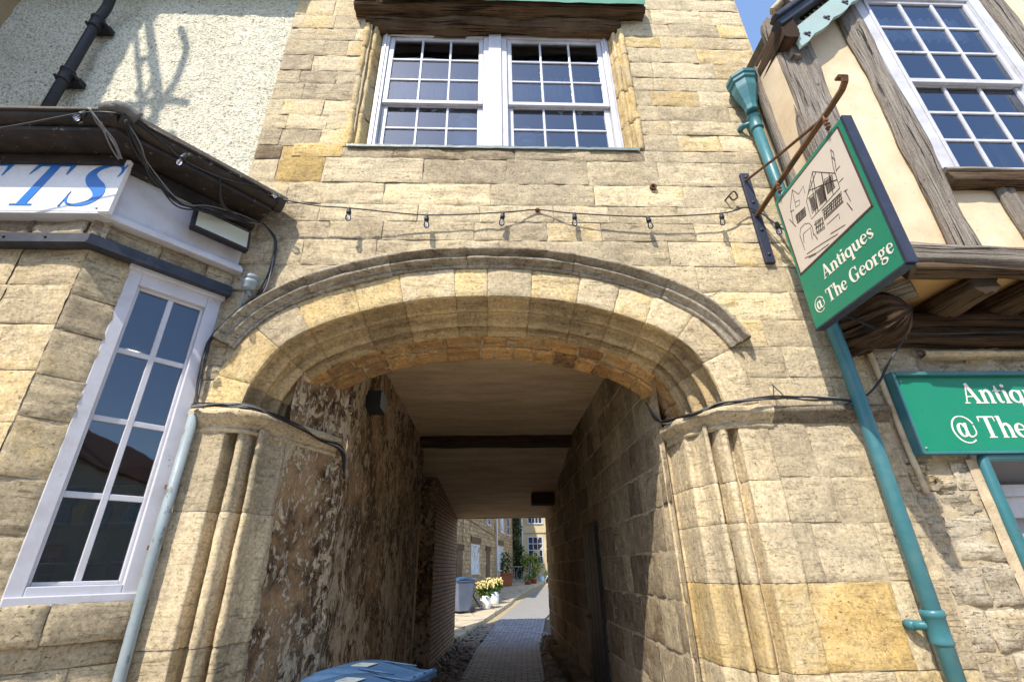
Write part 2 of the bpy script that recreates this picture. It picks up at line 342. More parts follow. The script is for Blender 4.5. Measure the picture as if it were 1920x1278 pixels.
def sweep(mb,curve,prof,joints,tonef,depth=.014,amp=.004,step_r=.022,m=0,flip=False,rseed=0):
    # curve: (x,z,nx,nz) outward normals; prof: (r outward, Y)
    pr=[]
    for a,b in zip(prof[:-1],prof[1:]):
        n=max(1,int(round(math.hypot(b[0]-a[0],b[1]-a[1])/step_r)))
        pr+=[(a[0]+(b[0]-a[0])*i/n,a[1]+(b[1]-a[1])*i/n) for i in range(n)]
    pr.append(prof[-1]); k=len(pr)
    pn=[]
    for i in range(k):
        a=pr[max(0,i-1)]; b=pr[min(k-1,i+1)]; dx=b[0]-a[0]; dy=b[1]-a[1]; l=math.hypot(dx,dy) or 1; pn.append((-dy/l,dx/l))
    S=[0]
    for a,b in zip(curve[:-1],curve[1:]): S.append(S[-1]+math.hypot(b[0]-a[0],b[1]-a[1]))
    def at(s):
        s=max(0,min(S[-1],s)); j=0
        lo,hi=0,len(S)-1
        while hi-lo>1:
            md=(lo+hi)//2
            if S[md]<=s: lo=md
            else: hi=md
        f=(s-S[lo])/max(1e-9,S[hi]-S[lo]); a,b=curve[lo],curve[hi]; return [a[q]+(b[q]-a[q])*f for q in range(4)]
    J=[j for j in joints if 0<j<S[-1]]; J=[0]+J+[S[-1]]
    for bi,(a,b) in enumerate(zip(J[:-1],J[1:])):
        tone=tonef(bi); L=b-a; gp=.0015; e=[0,.005,.014]; n=max(1,int(L/.03))
        ss=e+[.014+(L-.028-2*gp)*i/n for i in range(1,n)]+[L-2*gp-q for q in e[::-1]]
        sd=rnd.uniform(0,99); po=rnd.uniform(-.003,.004); rows=[]
        for s in ss:
            ed=1-sstep(0,.014,min(s,L-2*gp-s)); x,z,nx,nz=at(a+gp+s); row=[]
            for i,(r,Y) in enumerate(pr):
                q=fbm((a+s)*5+rseed,i*.3,sd,3)*amp*2+po-depth*ed-.012*max(0,noise.noise(V(((a+s)*6,i*.25,sd)))-.3)
                rr=r+pn[i][0]*q; YY=Y+pn[i][1]*q
                row.append(mb.vert((x+nx*rr,YY,z+nz*rr),tone,(a+s,i*.02)))
            rows.append(row)
        for i in range(len(rows)-1):
            for j in range(k-1):
                q=(rows[i][j],rows[i+1][j],rows[i+1][j+1],rows[i][j+1]); mb.face(q,m,True)
# --- front wall
zs=[0,.34,.68,1.03,1.49,1.83,2.12,2.54,2.60,2.83,3.08,3.31,3.56,3.80,4.05,4.24,4.42,4.66,4.93,5.09]
zs2=[5.09,5.30,5.49,5.70,5.93,6.12,6.36,6.60,6.80,7.02,7.28,7.5,7.75,8.0,8.3,8.6]
def gt(u,a,e,b):
    t=rnd.choice([.42,.47,.5,.53,.56,.60])
    if a>5.2: t=rnd.choice([.36,.42,.46,.5,.55])-(.05 if u>1.4 and a>6.2 else 0)
    if 4.0<a<4.7 and abs(u)<1.9: t-=.02
    if rnd.random()<.07: t=.72
    return t
mb=MB()
# bespoke ochre and pale repair stones
def block(u0,u1,v0,v1,t,**k): patch(mb,GF,u0,u1,v0,v1,t,**k)
courses(mb,GF,-2.12,2.80,[0,.34,.68,1.03],.45,.95,gt,keep=gkeep)
block(1.82,2.44,1.03,1.49,.92,rough=6); block(2.44,2.56,1.03,1.49,.5); block(2.56,2.80,1.03,1.49,.45)
courses(mb,GF,-2.12,-1.7,[1.03,1.49,1.83,2.12,2.54],.3,.6,gt,keep=gkeep)
courses(mb,GF,1.75,2.80,[1.49,1.83,2.12,2.54],.35,.85,lambda *a:rnd.choice([.42,.46,.5,.54]),keep=gkeep)
courses(mb,GF,-2.12,2.80,zs[7:18],.4,1.0,gt,keep=gkeep)
# below the window: two long courses
block(-2.12,-1.90,4.66,4.93,.5); block(-1.90,-1.50,4.66,5.09,.97,rough=6); block(-2.12,-1.90,4.93,5.09,.22)
for a,b,t in ((-1.5,-.62,.45),(-.62,.12,.40),(.12,.85,.40),(.85,1.5,.44),(1.5,2.1,.5),(2.1,2.8,.46)): block(a,b,4.66,4.95,t)
for a,b,t in ((-1.5,-.9,.30),(-.9,.2,.28),(.2,.9,.36),(.9,1.4,.33),(1.4,2.0,.5),(2.0,2.8,.48)): block(a,b,4.95,5.085,t)
courses(mb,GF,-2.13,-1.34,zs2[:11],.22,.5,lambda u,a,e,b:rnd.choice([.44,.5,.55,.6,.68]),keep=gkeep)
block(-1.80,-1.36,4.96,5.12,.9,proud=.006)
courses(mb,GF,1.36,2.80,zs2[:11],.35,.85,gt,keep=gkeep)
courses(mb,GF,-2.13,2.80,zs2[10:],.3,.8,gt,keep=gkeep)
gwall=mb.build('wall',M['stone'],gate)
mb=MB(); sheet(mb,GF,-2.13,2.81,0,8.6,-.0095,.06,.0015,gkeep,0)
# side walls, rear block, roof slabs
mb.build('mortar_bed',M['mortar'],gate)
mb=MB(); 
mb.box(2.66,2.795,3.24,8.65,0,8.6); mb.box(-2.13,-2.0,3.24,8.65,3.75,8.6); mb.box(-2.0,2.66,8.5,8.65,3.75,8.6)
mb.box(-2.2,2.8,3.4,13.3,8.6,8.75) if False else None
mb.box(1.50,2.795,8.65,13.3,0,5.2); mb.box(-1.75,-1.62,8.0,13.3,0,5.2); mb.box(-1.62,1.50,8.65,13.25,5.05,5.2)
mb.box(1.66,2.66,3.3,8.65,0,3.6)
mb.build('side_wall',M['stone'],gate)
mb=MB(); mb.hexa([(-2.2,3.1,8.60),(2.85,3.1,8.60),(2.85,8.8,8.60),(-2.2,8.8,8.60),(-2.2,5.5,10.2),(2.85,5.5,10.2),(2.85,6.2,10.2),(-2.2,6.2,10.2)]); M['slate']=mottle('stone_slates',(.20,.17,.13),(.12,.10,.08),9,.9,40,.5,.01)
mb.build('roof',M['slate'],gate)
# --- arch
MP=[(0,3.197),(-.012,3.206),(0,3.232),(.034,3.256),(.048,3.29),(.034,3.318),(-.034,3.332),(-.05,3.336),(-.055,3.362),(-.022,3.368),(.0,3.39),(.0,3.42),(-.03,3.452),(-.075,3.46),(-.103,3.472),(-.116,3.492),(-.103,3.515),(-.072,3.525),(-.048,3.532),(-.060,3.56),(-.13,3.566),(-.146,3.62)]
joints=[]; s=.30
while s<archL: joints.append(s); s+=rnd.uniform(.24,.40)
at_tones=[.86,.84,.60,.78,.76,.58,.74,.54,.78,.56,.72,.54,.62,.58,.72,.82,.84,.84]
aN=[(x+XC,z,nx,nz) for x,z,nx,nz in archN]
mb=MB()
sweep(mb,aN,[(.245,3.23),(.243,3.188),(.02,3.188),(0,3.195)],joints,lambda i:at_tones[min(i,len(at_tones)-1)],depth=.006,amp=.002)
mb.build('arch_ring',M['stone'],gate)
mb=MB()
sweep(mb,aN,MP,joints,lambda i:rnd.choice([.42,.5,.56,.66,.76]),depth=.006,amp=.003,step_r=.011)
M['stone_gold']=stone_mat('golden_moulding_stone',rampc=[(0,(.07,.05,.03)),(.25,(.24,.165,.09)),(.5,(.48,.355,.19)),(.75,(.62,.46,.24)),(1,(.60,.40,.15))],varv=.4)
mb.build('arch_moulding',M['stone_gold'],gate)
M['stone_orange']=stone_mat('orange_ironstone',rampc=[(0,(.09,.055,.03)),(.3,(.34,.19,.08)),(.6,(.60,.35,.13)),(1,(.66,.42,.18))],bumpk=1.5)
mb=MB()
s=.2; j2=[]
while s<archL: j2.append(s); s+=rnd.uniform(.18,.36)
sweep(mb,aN,[(-.14,3.622),(-.152,3.64),(-.150,3.76),(-.158,3.785)],j2,lambda i:rnd.uniform(.35,.9),depth=.016,amp=.007)
s=.1; j3=[]
while s<archL: j3.append(s); s+=rnd.uniform(.16,.34)
sweep(mb,aN,[(-.165,3.79),(-.185,3.80),(-.200,3.99),(-.195,4.0),(.3,4.0)],j3,lambda i:rnd.uniform(.3,.8),depth=.016,amp=.007)
mb.build('inner_arch',M['stone_orange'],gate)
mb=MB(); sweep(mb,aN,[(r+.014,y+.012) for r,y in [(.245,3.19),(.0,3.19)]+MP+[(-.15,3.70),(-.16,3.785),(-.19,3.80),(-.2,3.99),(.3,4.0)]],[],lambda i:.5,depth=0,amp=.001); mb.build('arch_bedding',M['mortar'],gate)
# hood mould
hoodN=[q for q in aN if q[1]>2.945]
M['hood']=stone_mat('lichened_stone',rampc=[(0,(.06,.045,.033)),(.3,(.13,.10,.07)),(.45,(.24,.195,.14)),(.62,(.42,.37,.29)),(1,(.55,.50,.42))],bumpk=1.6)
HP=[(.45,3.215),(.425,3.15),(.39,3.095),(.378,3.088),(.368,3.094),(.362,3.13),(.338,3.155),(.322,3.155),(.318,3.128),(.308,3.118),(.298,3.125),(.290,3.155),(.270,3.175),(.262,3.165),(.25,3.172),(.245,3.20)]
mb=MB(); s=.5; jh=[]
while s<9: jh.append(s); s+=rnd.uniform(.5,.8)
sweep(mb,hoodN,HP,jh,lambda i:rnd.uniform(.5,.72),depth=.003,amp=.004,step_r=.012)
# end caps of the hood
for q in (hoodN[0],hoodN[-1]):
    x,z,nx,nz=q; P=[V((x+nx*r,Y,z+nz*r)) for r,Y in HP]
    mb.poly(P,0,.3)
mb.build('hood_mould',M['hood'],gate)
# --- jambs
JP=[(.25,3.22),(.248,3.186),(.05,3.186),(.038,3.19),(.034,3.26),(.02,3.315),(0,3.32),(-.012,3.27),(-.028,3.222),(-.05,3.208),(-.075,3.222),(-.088,3.27),(-.094,3.36),(-.112,3.385),(-.128,3.36),(-.133,3.28),(-.15,3.275),(-.165,3.29),(-.172,3.36),(-.185,3.42),(-.215,3.47),(-.235,3.48),(-.24,3.52),(-.245,3.80)]
for side in (-1,1):
    mb=MB(); n=60
    cv=[(side*1.70+XC,2.50-2.5*i/n,side,0) for i in range(n+1)]
    if side<0: cv=cv[::-1]
    jt=[]; s=.0
    while s<2.4: s+=rnd.uniform(.45,.8); jt.append(s)
    prof=(JP[:-1]+[(-.243,3.56)]) if side<0 else JP+[(-.31,3.82)]
    if side>0: jt=[.40,.66,1.01,1.47,1.95]
    jn=[.5,.54,.5,.80,.5,.5]
    sweep(mb,cv,prof,jt,(lambda i:jn[min(i,5)]) if side>0 else (lambda i:rnd.choice([.44,.5,.53,.58])),depth=.003,amp=.0028,step_r=.012)
    mb.build('jamb',M['stone'],gate)
# --- capitals and string course
def plan_sweep(mb,plan,prof,joints=.5,amp=.006,tone=.4,m=0):
    pl,L=resample(plan,.03); k=len(pl); nn=[]
    for i in range(k):
        t=(pl[min(k-1,i+1)]-pl[max(0,i-1)]).normalized(); nn.append(V((t.y,-t.x,0)))
    rows=[]
    for i,p in enumerate(pl):
        row=[]; er=.55+.45*noise.noise(V((i*.09,3,p.x)))
        for o,z in prof:
            q=amp*1.5*fbm(p.x*8,p.y*8,z*9,3); oo=max(-.01,o*(.8+.3*er)+q); row.append(mb.vert(p+nn[i]*oo+V((0,0,z)),tone+.15*noise.noise(V((p.x*3,p.y*3,0))),(i*.03,z)))
        rows.append(row)
    for i in range(k-1):
        for j in range(len(prof)-1): mb.face((rows[i][j],rows[i+1][j],rows[i+1][j+1],rows[i][j+1]),m,True)
cp=[(0,2.45),(.014,2.46),(.015,2.475),(.006,2.485),(.012,2.50),(.035,2.515),(.048,2.535),(.065,2.548),(.068,2.58),(.05,2.60),(0,2.615)]
mb=MB(); plan_sweep(mb,[(-2.02,3.19,0),(-1.74,3.19,0),(-1.66,3.23,0),(-1.60,3.33,0),(-1.52,3.46,0),(-1.47,3.60,0),(-1.30,3.98,0)],cp,tone=.5); mb.build('capital',M['stone'],gate)
mb=MB(); plan_sweep(mb,[(1.40,3.82,0),(1.43,3.46,0),(1.52,3.33,0),(1.58,3.23,0),(1.66,3.19,0),(1.95,3.19,0)],cp,tone=.5); mb.build('capital',M['stone'],gate)
mb=MB(); plan_sweep(mb,[(1.94,3.2,0),(2.58,3.2,0),(2.80,3.2,0)],[(0,2.485),(.012,2.49),(.015,2.505),(.03,2.515),(.035,2.53),(.06,2.55),(.072,2.565),(.07,2.59),(.03,2.61),(0,2.62)],tone=.30,amp=.004); mb.build('string_course',M['hood'],gate)
# --- passage
M['mortar_pale']=mottle('pale_pointing',(.60,.50,.35),(.40,.31,.20),9,.95,80,.8,.008)
mb=MB()
RF=wall_frame(1.36,13.3,0,-1)
zc=[0,.36,.70,1.02,1.36,1.70,2.03,2.36,2.68,3.0,3.34,3.72]
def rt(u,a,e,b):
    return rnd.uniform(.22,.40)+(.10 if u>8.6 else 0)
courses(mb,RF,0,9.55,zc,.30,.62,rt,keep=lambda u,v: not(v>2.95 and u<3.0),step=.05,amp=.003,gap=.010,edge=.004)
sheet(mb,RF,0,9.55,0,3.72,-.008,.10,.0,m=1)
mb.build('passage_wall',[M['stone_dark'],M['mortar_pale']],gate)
# peeling left wall
m,nt,b=newmat('peeling_render'); g=G(nt); P=g.coord()
S=g.mapv(P,(1,1.4,.85)); n1=g.noise(S,8.5,10,.74,.6); n2=g.noise(g.mapv(P,(1,1,.8)),1.25,5,.6); n3=g.noise(S,16,9,.75,.3); n4=g.noise(P,2.3,4,.6)
base=g.mix(g.ramp(n3,[(.42,0),(.56,1)]),(.040,.027,.019),(.22,.13,.065)); base=g.mix(g.ramp(n4,[(.46,0),(.62,1)]),base,(.42,.27,.14))
fl=g.ramp(g.math('ADD',n1,g.math('MULTIPLY',g.math('SUBTRACT',n2,.5),.55)),[(.52,0),(.535,1)])
col=g.mix(fl,base,g.mix(g.ramp(n3,[(.35,0),(.65,1)]),(.50,.36,.21),(.74,.62,.44)))
sp=g.ramp(g.noise(g.mapv(P,(1,1.3,.6),(3,1,7)),21,7,.75),[(.55,0),(.57,1)]); col=g.mix(g.math('MULTIPLY',sp,.8),col,(.74,.64,.48))
g.set(b.inputs['Base Color'],col); b.inputs['Roughness'].default_value=.85; b.inputs['Specular IOR Level'].default_value=.2
g.set(b.inputs['Normal'],g.bump(g.math('ADD',g.math('MULTIPLY',fl,.5),g.math('ADD',n3,g.math('MULTIPLY',sp,.4))),1.0,.02)); M['peel']=m
LF=wall_frame(-1.25,4.10,0,1)
mb=MB(); sheet(mb,LF,0,4.55,0,3.72,0,.045,.018,fn=lambda u,v:.012*noise.noise(V((u*1.1,v*1.1,4)))+.010*max(0,noise.noise(V((u*9,v*5,1)))))
mb.poly([(-1.25,8.65,0),(-1.7,8.65,0),(-1.7,8.65,3.72),(-1.25,8.65,3.72)]); RT=wall_frame(-1.51,3.50,.26,.60); sheet(mb,RT,0,.66,0,3.2,0,.04,.012); mb.poly([(-1.25,4.0,2.4),(-1.25,4.0,3.72),(-1.75,4.0,3.72),(-1.75,4.0,2.4)])
mb.build('rendered_wall',M['peel'],gate)
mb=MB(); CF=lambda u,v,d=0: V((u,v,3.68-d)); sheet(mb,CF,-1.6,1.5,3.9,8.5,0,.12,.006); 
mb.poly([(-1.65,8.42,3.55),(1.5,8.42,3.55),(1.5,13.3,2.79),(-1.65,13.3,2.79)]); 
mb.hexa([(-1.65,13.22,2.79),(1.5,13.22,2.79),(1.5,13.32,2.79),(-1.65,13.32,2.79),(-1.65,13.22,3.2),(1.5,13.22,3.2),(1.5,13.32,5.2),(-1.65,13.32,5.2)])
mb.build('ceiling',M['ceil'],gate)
mb=MB(); timber(mb,(-1.3,8.28,3.61),(1.4,8.28,3.60),.30,.16,amp=.008); mb.build('ceiling_beam',M['wood_dark'],gate)
mb=MB(); timber(mb,(.86,11.2,3.0),(1.4,11.2,3.0),.30,.26); mb.build('beam_stub',M['wood_dark'],gate)
# brick pier
m,nt,b=newmat('passage_brick'); g=G(nt); U=g.coord('UV'); P=g.coord()
nd=nt.nodes.new('ShaderNodeTexBrick'); g.set(nd.inputs['Vector'],U); nd.inputs['Scale'].default_value=1; nd.inputs['Brick Width'].default_value=.225; nd.inputs['Row Height'].default_value=.075; nd.inputs['Mortar Size'].default_value=.011
nd.inputs['Color1'].default_value=(.58,.31,.16,1); nd.inputs['Color2'].default_value=(.40,.21,.115,1); nd.inputs['Mortar'].default_value=(.07,.05,.035,1)
col=g.mix(.7,nd.outputs['Color'],g.ramp(g.noise(P,6,6,.7),[(.3,.45),(.7,1.2)]),'MULTIPLY'); g.set(b.inputs['Base Color'],col); b.inputs['Roughness'].default_value=.9
g.set(b.inputs['Normal'],g.bump(g.math('ADD',g.math('MULTIPLY',nd.outputs['Fac'],-1.),g.math('MULTIPLY',g.noise(P,50,4),.4)),.8,.01)); M['brick']=m
mb=MB(); PF=wall_frame(-1.13,10,.20,3.3); sheet(mb,PF,0,3.31,0,3.3,0,.1,.008); mb.build('brick_pier',M['brick'],gate)
mb=MB(); PF2=wall_frame(-1.62,10,1,0); sheet(mb,PF2,0,.49,0,3.4,0,.05,.012); mb.build('pier_face',M['peel'],gate)
mb=MB(); mb.box(-1.62,-.935,13.29,13.36,0,3.3,0); mb.build('pier_end',M['stone_dark'],gate)
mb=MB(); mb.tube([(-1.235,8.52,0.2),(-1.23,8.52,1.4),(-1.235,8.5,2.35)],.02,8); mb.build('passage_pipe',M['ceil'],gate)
# --- first floor window
wz0,wz1=5.13,6.93
lintel=MB(); timber(lintel,(-1.47,3.17,7.13),(1.66,3.17,7.18),.22,.27,amp=.026,seg=.03,r=.03); lintel.build('lintel',M['wood_brown'],gate)
mb=MB(); timber(mb,(-1.36,3.27,6.95),(1.40,3.27,6.97),.2,.15,amp=.022,seg=.03,r=.03); mb.build('lower_lintel',M['wood_brown'],gate)
mb=MB(); mb.box(-1.2,1.64,3.005,3.3,7.335,7.36); sheet(mb,lambda u,v,d=0:V((u,3.01+.006*noise.noise(V((u*7,v*9,1))),7.035+v+.012*noise.noise(V((u*3,0,5)))*(1 if v<.01 else 0))),-1.2,1.64,0,.31,0,.05,0); M['verdigris']=painted('verdigris_flashing',(.07,.22,.15),.6,dirt=(.16,.25,.20),dk=.6); mb.build('drip_flashing',M['verdigris'],gate)
M['leadsill']=painted('grey_green_lead',(.17,.22,.22),.5,dirt=(.10,.14,.14),dk=.6)
mb=MB(); sheet(mb,lambda u,v,d=0:V((u,3.178+v,5.098+d+.004*noise.noise(V((u*9,0,0)))*(1 if v<.02 else .3))),-1.33,1.36,0,.22,0,.05,0); 
sheet(mb,lambda u,v,d=0:V((u,3.178+.004*noise.noise(V((u*13,v*9,2))),5.070+v+.004*noise.noise(V((u*9,0,0))))),-1.33,1.36,0,.028,0,.028,0); mb.build('lead_sill',M['leadsill'],gate)
# moulded reveals
for side,xo in ((-1,-1.34),(1,1.40)):
    mb=MB(); n=40; cv=[(xo,5.10+1.80*i/n,side*1.0,0) for i in range(n+1)]
    if side>0: cv=cv[::-1]
    pr=[(.02,3.22),(.015,3.185),(-.02,3.18),(-.035,3.20),(-.04,3.235),(-.06,3.245),(-.075,3.225),(-.095,3.225),(-.105,3.25),(-.11,3.30),(-.135,3.33),(-.15,3.40)]
    sweep(mb,cv,pr,[.45,.95,1.4],lambda i:rnd.choice([.62,.7,.8]),depth=.008,amp=.008); mb.build('window_reveal',M['stone'],gate)
def sash(F,parent,u0,u1,v0,v1,cols,rows,d,st=.045,rail0=.05,rail1=.05,bar=.02,name='sash',mat=None,gm=None,th=.035):
    mat=mat or M['white']; mb=MB()
    mb.fbox(F,u0,u0+st,v0,v1,d-th,d); mb.fbox(F,u1-st,u1,v0,v1,d-th,d); mb.fbox(F,u0+st,u1-st,v0,v0+rail0,d-th,d); mb.fbox(F,u0+st,u1-st,v1-rail1,v1,d-th,d)
    a0,a1,b0,b1=u0+st,u1-st,v0+rail0,v1-rail1
    for i in range(1,cols): x=a0+(a1-a0)*i/cols; mb.fbox(F,x-bar/2,x+bar/2,b0,b1,d-th+.006,d-.004)
    for j in range(1,rows): y=b0+(b1-b0)*j/rows; mb.fbox(F,a0,a1,y-bar/2,y+bar/2,d-th+.008,d-.006)
    o=mb.build(name,mat,parent,bevel=.004)
    mb=MB(); dd=d-th*.55
    mb.poly([F(a0,b0,dd),F(a1,b0,dd),F(a1,b1,dd),F(a0,b1,dd)]); mb.build('pane',gm or M['glass'],parent); return o
WF=wall_frame(0,3.30,1,0)
mb=MB()
for a,b in ((-1.19,-1.115),(-.10,.15),(1.195,1.265)): mb.fbox(WF,a,b,wz0,wz1,-.10,.0)
mb.fbox(WF,-.045,.09,wz0,wz1+.004,0,.018)
mb.fbox(WF,-1.115,-.10,wz1-.06,wz1,-.10,.0); mb.fbox(WF,.15,1.195,wz1-.06,wz1,-.10,0)
mb.fbox(WF,-1.115,-.10,wz0,wz0+.05,-.12,.012); mb.fbox(WF,.15,1.195,wz0,wz0+.05,-.12,.012)
for x in (-1.155,1.23): mb.fbox(WF,x-.012,x+.012,wz0,wz1,0,.012)
gwin=mb.build('window',M['white'],gate,bevel=.004)
mid=5.84
for a,b in ((-1.113,-.102),(.152,1.193)):
    sash(WF,gwin,a,b,mid-.01,wz1-.06,3,3,-.02,st=.05,rail0=.045,rail1=.045,bar=.022,name='upper_sash')
    sash(WF,gwin,a+.0,b,wz0+.05,mid+.05,3,2,-.058,st=.055,rail0=.05,rail1=.06,bar=.022,name='lower_sash')
# room behind the window
mb=MB(); mb.box(-1.15,1.22,3.44,3.80,5.31,5.36); mb.poly([(-1.9,6.5,4.9),(2.5,6.5,4.9),(2.5,6.5,8.0),(-1.9,6.5,8.0)]); mb.poly([(-1.9,3.42,7.6),(2.5,3.42,7.6),(2.5,6.5,7.6),(-1.9,6.5,7.6)]); mb.poly([(-1.9,3.42,5.1),(2.5,3.42,5.1),(2.5,6.5,5.1),(-1.9,6.5,5.1)])
mb.poly([(-1.9,3.3,4.9),(-1.9,6.5,4.9),(-1.9,6.5,8),(-1.9,3.3,8)]); mb.poly([(2.5,3.3,4.9),(2.5,6.5,4.9),(2.5,6.5,8),(2.5,3.3,8)]); mb.build('room_lining',M['dark_room'],gate)
# ------------------------------------------------------------------ lettering (own serif glyph strokes)
def arcp(cx,cy,rx,ry,a0,a1,n,w0,w1=None,ph=0):
    o=[]
    for i in range(n+1):
        a=R(a0+(a1-a0)*i/n); k=abs(math.cos(a-R(ph))); o.append((cx+rx*math.cos(a),cy+ry*math.sin(a),w0+((w1 or w0)-w0)*k))
    return o
SB=lambda x0,x1:[(x0,.025,.05),(x1,.025,.05)]
GL={
'A':(.88,[[(.10,.02,.05),(.39,1.0,.06)],[(.37,1.0,.17),(.72,.03,.17)],[(.19,.34,.05),(.58,.34,.05)],SB(0,.25),SB(.54,.90)]),
'n':(.70,[[(.16,.02,.16),(.16,.62,.16)],[(.02,.60,.05),(.2,.645,.06)],('c',[(.2,.48,.05),(.32,.62,.09),(.45,.60,.14),(.53,.44,.16),(.53,.03,.16)]),SB(.04,.30),SB(.41,.67)]),
't':(.42,[('c',[(.2,.88,.05),(.2,.64,.16),(.2,.2,.16),(.25,.06,.11),(.38,.07,.04)]),[(.03,.625,.06),(.40,.625,.06)]]),
'i':(.35,[[(.17,.02,.16),(.17,.63,.16)],[(.03,.60,.05),(.2,.645,.06)],SB(.04,.31),('c',[(.17,.79,.06),(.17,.82,.15),(.17,.87,.18),(.17,.92,.15),(.17,.95,.06)])]),
'q':(.70,[('c',arcp(.31,.33,.23,.29,20,340,16,.055,.16)),[(.54,.64,.16),(.54,-.31,.16)],[(.40,-.31,.05),(.69,-.31,.05)]]),
'u':(.72,[('c',[(.16,.64,.16),(.16,.25,.16),(.23,.08,.13),(.36,.045,.08),(.5,.18,.05)]),[(.54,.65,.16),(.54,.03,.16)],[(.03,.63,.05),(.2,.63,.05)],[(.42,.63,.05),(.56,.63,.05)],SB(.5,.70)]),
'e':(.60,[[(.12,.36,.05),(.53,.36,.05)],('c',[(.52,.36,.07),(.49,.53,.09),(.33,.635,.06),(.17,.53,.14),(.11,.33,.17),(.17,.13,.15),(.33,.04,.08),(.53,.15,.04)])]),
's':(.50,[('c',[(.42,.48,.04),(.37,.60,.06),(.24,.635,.06),(.12,.54,.10),(.17,.42,.14),(.32,.29,.15),(.41,.16,.11),(.3,.045,.07),(.15,.05,.05),(.07,.19,.04)])]),
'T':(.86,[[(.42,.03,.18),(.42,.97,.18)],[(.04,.965,.07),(.80,.965,.07)],[(.06,.98,.07),(.045,.74,.02)],[(.78,.98,.07),(.795,.74,.02)],SB(.24,.60)]),
'h':(.70,[[(.16,.02,.16),(.16,1.0,.16)],[(.02,.97,.05),(.2,1.0,.05)],('c',[(.2,.48,.05),(.32,.62,.09),(.45,.60,.14),(.53,.44,.16),(.53,.03,.16)]),SB(.04,.30),SB(.41,.67)]),
'G':(.94,[('c',[(.77,.72,.03),(.68,.90,.07),(.48,.975,.06),(.24,.84,.15),(.13,.5,.19),(.24,.15,.15),(.48,.025,.06),(.72,.12,.10)]),[(.72,.06,.16),(.72,.40,.16)],[(.56,.42,.05),(.88,.42,.05)],[(.775,.99,.03),(.775,.66,.02)]]),
'o':(.66,[('c',arcp(.32,.335,.23,.30,0,360,20,.055,.16))]),
'r':(.52,[[(.16,.02,.16),(.16,.63,.16)],[(.02,.60,.05),(.2,.645,.06)],('c',[(.2,.46,.05),(.3,.60,.09),(.43,.585,.13)]),SB(.04,.33)]),
'g':(.66,[('c',arcp(.29,.44,.18,.19,0,360,16,.05,.14)),('c',[(.2,.26,.05),(.12,.15,.07),(.2,.06,.10),(.42,.02,.13),(.55,-.1,.12),(.46,-.25,.08),(.26,-.29,.06),(.08,-.2,.08),(.14,-.05,.06),(.24,.02,.05)]),[(.43,.57,.05),(.62,.63,.10)]]),
'@':(1.30,[('c',arcp(.60,.36,.55,.62,-52,-335,26,.045,.075)),('c',arcp(.50,.33,.17,.30,30,335,14,.05,.15)),('c',[(.72,.66,.12),(.68,.3,.13),(.74,.05,.09),(.92,.04,.05),(1.1,.2,.05),(1.09,.55,.05)])]),
' ':(.34,[])}
def stroke(mb,F,pts,d,th,ox,oy,s,shear=0,smooth=False):
    if smooth: pts=[tuple(p) for p in catmull(pts,5)]
    n=len(pts); A=[];B=[]
    for i,(x,y,w) in enumerate(pts):
        a=pts[max(0,i-1)]; b=pts[min(n-1,i+1)]; tx,ty=b[0]-a[0],b[1]-a[1]; l=math.hypot(tx,ty) or 1; nx,ny=-ty/l,tx/l
        for S,q in ((A,1),(B,-1)):
            px,py=x+nx*w/2*q,y+ny*w/2*q; S.append((ox+(px+py*shear)*s,oy+py*s))
    a=[mb.vert(F(u,v,d+th)) for u,v in A]; b=[mb.vert(F(u,v,d+th)) for u,v in B]; a0=[mb.vert(F(u,v,d)) for u,v in A]; b0=[mb.vert(F(u,v,d)) for u,v in B]
    for i in range(n-1):
        mb.face((a[i],b[i],b[i+1],a[i+1])); mb.face((a0[i],a[i],a[i+1],a0[i+1])); mb.face((b[i],b0[i],b0[i+1],b[i+1]))
    mb.face((a[0],a0[0],b0[0],b[0])); mb.face((a[-1],b[-1],b0[-1],a0[-1]))
def lettering(mb,F,u,v,size,txt,d,th=.0015,space=0,wx=1):
    k=0
    FF=lambda a,b,c=0: F(u+(a-u)*wx,b,c)
    x=u
    for ch in txt:
        adv,st=GL[ch]
        for s in st:
            k+=1; stroke(mb,FF,s[1] if s[0]=='c' else s,d,th+.00012*(k%9),x,v,size,0,s[0]=='c')
        x+=(adv+space)*size
    return u+(x-u)*wx
# ------------------------------------------------------------------ left: roughcast house with shop bay
m,nt,b=newmat('roughcast'); g=G(nt); P=g.coord()
n1=g.noise(P,46,5,.7); v1=g.vor(P,62); big=g.noise(P,1.3,4,.6)
col=g.mix(g.ramp(big,[(.35,0),(.7,1)]),(.74,.70,.55),(.64,.60,.46)); col=g.mix(.8,col,g.ramp(n1,[(.38,.42),(.5,.96),(.62,1.15)]),'MULTIPLY')
pits=g.ramp(g.noise(P,30,3,.6),[(.30,1),(.37,0)]); col=g.mix(g.math('MULTIPLY',pits,.6),col,(.20,.17,.11))
g.set(b.inputs['Base Color'],col); b.inputs['Roughness'].default_value=.95; b.inputs['Specular IOR Level'].default_value=.1
g.set(b.inputs['Normal'],g.bump(g.math('SUBTRACT',g.math('ADD',n1,g.math('MULTIPLY',v1,.5)),pits),1.0,.016)); M['roughcast']=m
shop=thing('roughcast_shop','cream roughcast house with canted stone shop bay and white bay window','building',(-3.4,3.2,0))
mb=MB(); HF=wall_frame(0,3.225,1,0)
sheet(mb,HF,-6.2,-2.125,4.2,7.6,0,.022,.009,fn=lambda u,v:.006*noise.noise(V((u*55,v*55,1)))+.004*noise.noise(V((u*110,v*110,7))))
mb.build('wall',M['roughcast'],shop)
